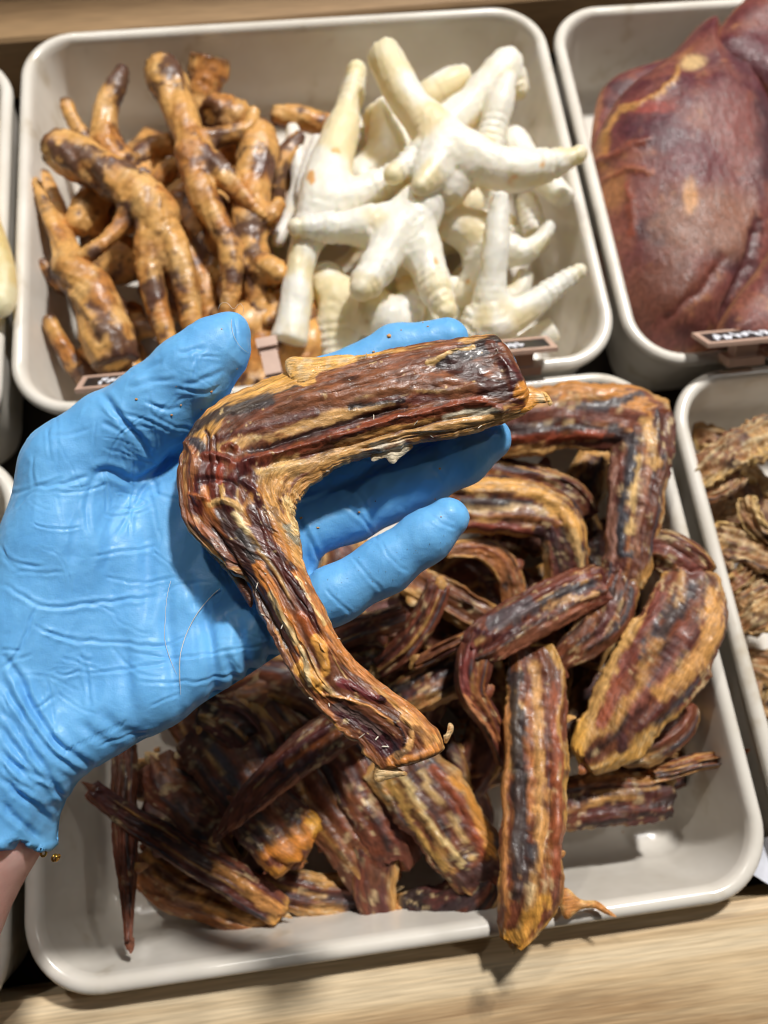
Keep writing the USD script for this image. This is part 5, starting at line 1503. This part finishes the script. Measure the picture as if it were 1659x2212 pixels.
for big in (True, False):
    parts = []
    for u, v, s in spots:
        if (s > 4.5) != big:
            continue
        p = at(u, v, glove_z(u, v) / 1000)
        t = trimesh.creation.icosphere(subdivisions=1, radius=s * 0.36 * mpp(p))
        t.vertices *= 1 + 0.5 * (rng.random((len(t.vertices), 1)) - 0.5)
        t.vertices *= [1, rng.uniform(0.6, 1.1), 0.5]
        t.apply_translation(p + [0, 0, 0.0001])
        parts.append(t)
    tm = trimesh.util.concatenate(parts)
    put_tm("crumbs", tm, M_crumb if big else M_speck, smooth=True, kind="stuff", label="crumbs of dried skin sticking to the blue glove" if big else "fine dark specks on the little finger of the glove", cat="crumbs")
# ------------------------------------------------------------------ price tags on the tray fronts
def price_tag(label, u, v, z, w, h, tilt, az, strokes, clip=True):
    p = xform("price_tag", label, "price tag")
    R = trimesh.transformations.euler_matrix(0, 0, az) @ trimesh.transformations.euler_matrix(tilt, 0, 0)
    R[:3, 3] = at(u, v, z)

    def add(name, tm, m, smooth=30):
        tm = tm.copy()
        tm.apply_transform(R)
        put_tm(name, tm, m, p, smooth=smooth)
    f, t = 0.0028, 0.0011
    for lo, hi in (((-w / 2, h / 2 - f, -t), (w / 2, h / 2, t)), ((-w / 2, -h / 2, -t), (w / 2, -h / 2 + f, t)),
                   ((-w / 2, -h / 2 + f, -t), (-w / 2 + f, h / 2 - f, t)), ((w / 2 - f, -h / 2 + f, -t), (w / 2, h / 2 - f, t))):
        add("frame", box(lo, hi), M_tagwood, False)
    add("face", box((-w / 2 + f, -h / 2 + f, -t * 0.7), (w / 2 - f, h / 2 - f, t * 0.6)), M_black, False)
    rng = np.random.default_rng(int(u))
    parts = []
    for x0, x1 in strokes:
        n_ = max(2, int((x1 - x0) * 8))
        for k in range(n_):                      # blurred hand lettering: each character a few chalk strokes
            cx = (x0 + (x1 - x0) * (k + 0.5) / n_ - 0.5) * (w - 3 * f)
            cw = (x1 - x0) / n_ * (w - 3 * f) * 0.7
            for q in range(3):
                L = rng.uniform(0.5, 0.95) * (h - 3 * f) * 0.6
                b = trimesh.creation.box((0.0016, L if q < 2 else cw, 0.0004))
                b.apply_transform(trimesh.transformations.rotation_matrix(rng.uniform(-0.5, 0.5), (0, 0, 1)))
                b.apply_translation((cx + (q - 0.5) * cw * 0.6 * (q < 2), rng.uniform(-0.15, 0.15) * h, t * 0.6 + 0.0002 + 0.00005 * q))
                parts.append(b)
    add("lettering", trimesh.util.concatenate(parts), M_chalk, False)
    if clip:
        add("clip", box((-0.006, -0.004, -0.010), (0.006, 0.004, -0.0012)), M_tagwood, False)
        add("clip", box((-0.010, -0.006, -0.0145), (0.010, 0.006, -0.0101)), M_tagwood, False)
    return p


price_tag("black price tag in a pinkish frame beside the white feet, right of the held wing", 1125, 748, 0.075, 0.034, 0.019, -0.72, 0.0, [(0.1, 0.55)])
price_tag("black price tag with white writing on the ear tray's front rim", 1610, 726, 0.078, 0.050, 0.019, -0.72, 0.0, [(0.05, 0.95)])
price_tag("black price tag behind the gloved thumb, at the left of the back tray's front", 250, 824, 0.075, 0.036, 0.019, -0.72, 0.0, [(0.2, 0.8)])
# clip standing behind the glove, seen from its edge
p = xform("tag_clip", "pinkish tag clip standing between the gloved thumb and the held wing", "clip")
a = at(585, 780, 0.066)
for name, lo, hi in (("post", (-0.0045, -0.009, -0.012), (0.0045, 0.009, 0.003)), ("cap", (-0.0055, 0.0031 + 0.003, -0.002), (0.0055, 0.0115, 0.0055)), ("foot", (-0.0055, -0.012, -0.006), (0.0055, -0.0091, 0.001))):
    t = box(lo, hi)
    t.apply_transform(trimesh.transformations.rotation_matrix(0.12, (0, 0, 1)))
    t.apply_translation(a)
    put_tm(name, t, M_tagwood, p, smooth=False)

# curled shred at the front rim, paper corner and hook at the right
flv, ff, de, nn = dome([(1205, 1925), (1225, 1918), (1250, 1940), (1285, 1945), (1315, 1965), (1330, 1980), (1318, 1978), (1280, 1962), (1245, 1968), (1222, 1985), (1208, 1960)], 70, 0.0016, 51, 0.002, cells=0.0008, edge_w=0.004,
                       zvar=lambda q: 0.006 * (fbm(np.c_[q * 90, np.zeros(len(q))], 2, 5) - 0.5))
put("skin_shred", flv, ff, M_wing, col=lerp(C(198, 132, 70)[None], C(222, 178, 116)[None], sm(0.4, 0.6, fbm(flv * 200, 2, 4))), flow=flv * 1000, label="curled amber shred of skin lying on the tray's front rim", cat="skin shred")
pa = [at(1630, 1816, 0.05), at(1700, 1796, 0.05), at(1740, 1960, 0.05), at(1618, 1884, 0.05)]
pv = np.array(pa + [q - [0, 0, 0.0006] for q in pa])
put("paper_slip", pv, [[3, 2, 1, 0], [4, 5, 6, 7], [0, 1, 5, 4], [1, 2, 6, 5], [2, 3, 7, 6], [3, 0, 4, 7]], M_paper, smooth=False, label="corner of white paper at the right edge beside the wing tray", cat="paper")

# crumbs and flakes in the trays
rng = np.random.default_rng(31)
for lab, box_, n_, mm_ in (("crumbs lying on the floor and rim of the wing tray", (D_C[0] - 0.13, D_C[0] + 0.13, D_C[1] - 0.108, D_C[1] - 0.03), 90, M_crumb),):
    parts = []
    for k in range(n_):
        s = rng.uniform(0.0004, 0.0014)
        t = trimesh.creation.icosphere(subdivisions=1, radius=s)
        t.vertices *= 1 + 0.6 * (rng.random((len(t.vertices), 1)) - 0.5)
        t.vertices *= [1.3, 1, 0.6]
        t.apply_translation((rng.uniform(box_[0], box_[1]), rng.uniform(box_[2], box_[3]), 0.0032 + 0.5 * s))
        parts.append(t)
    put_tm("crumbs", trimesh.util.concatenate(parts), mm_, smooth=True, kind="stuff", label=lab, cat="crumbs")
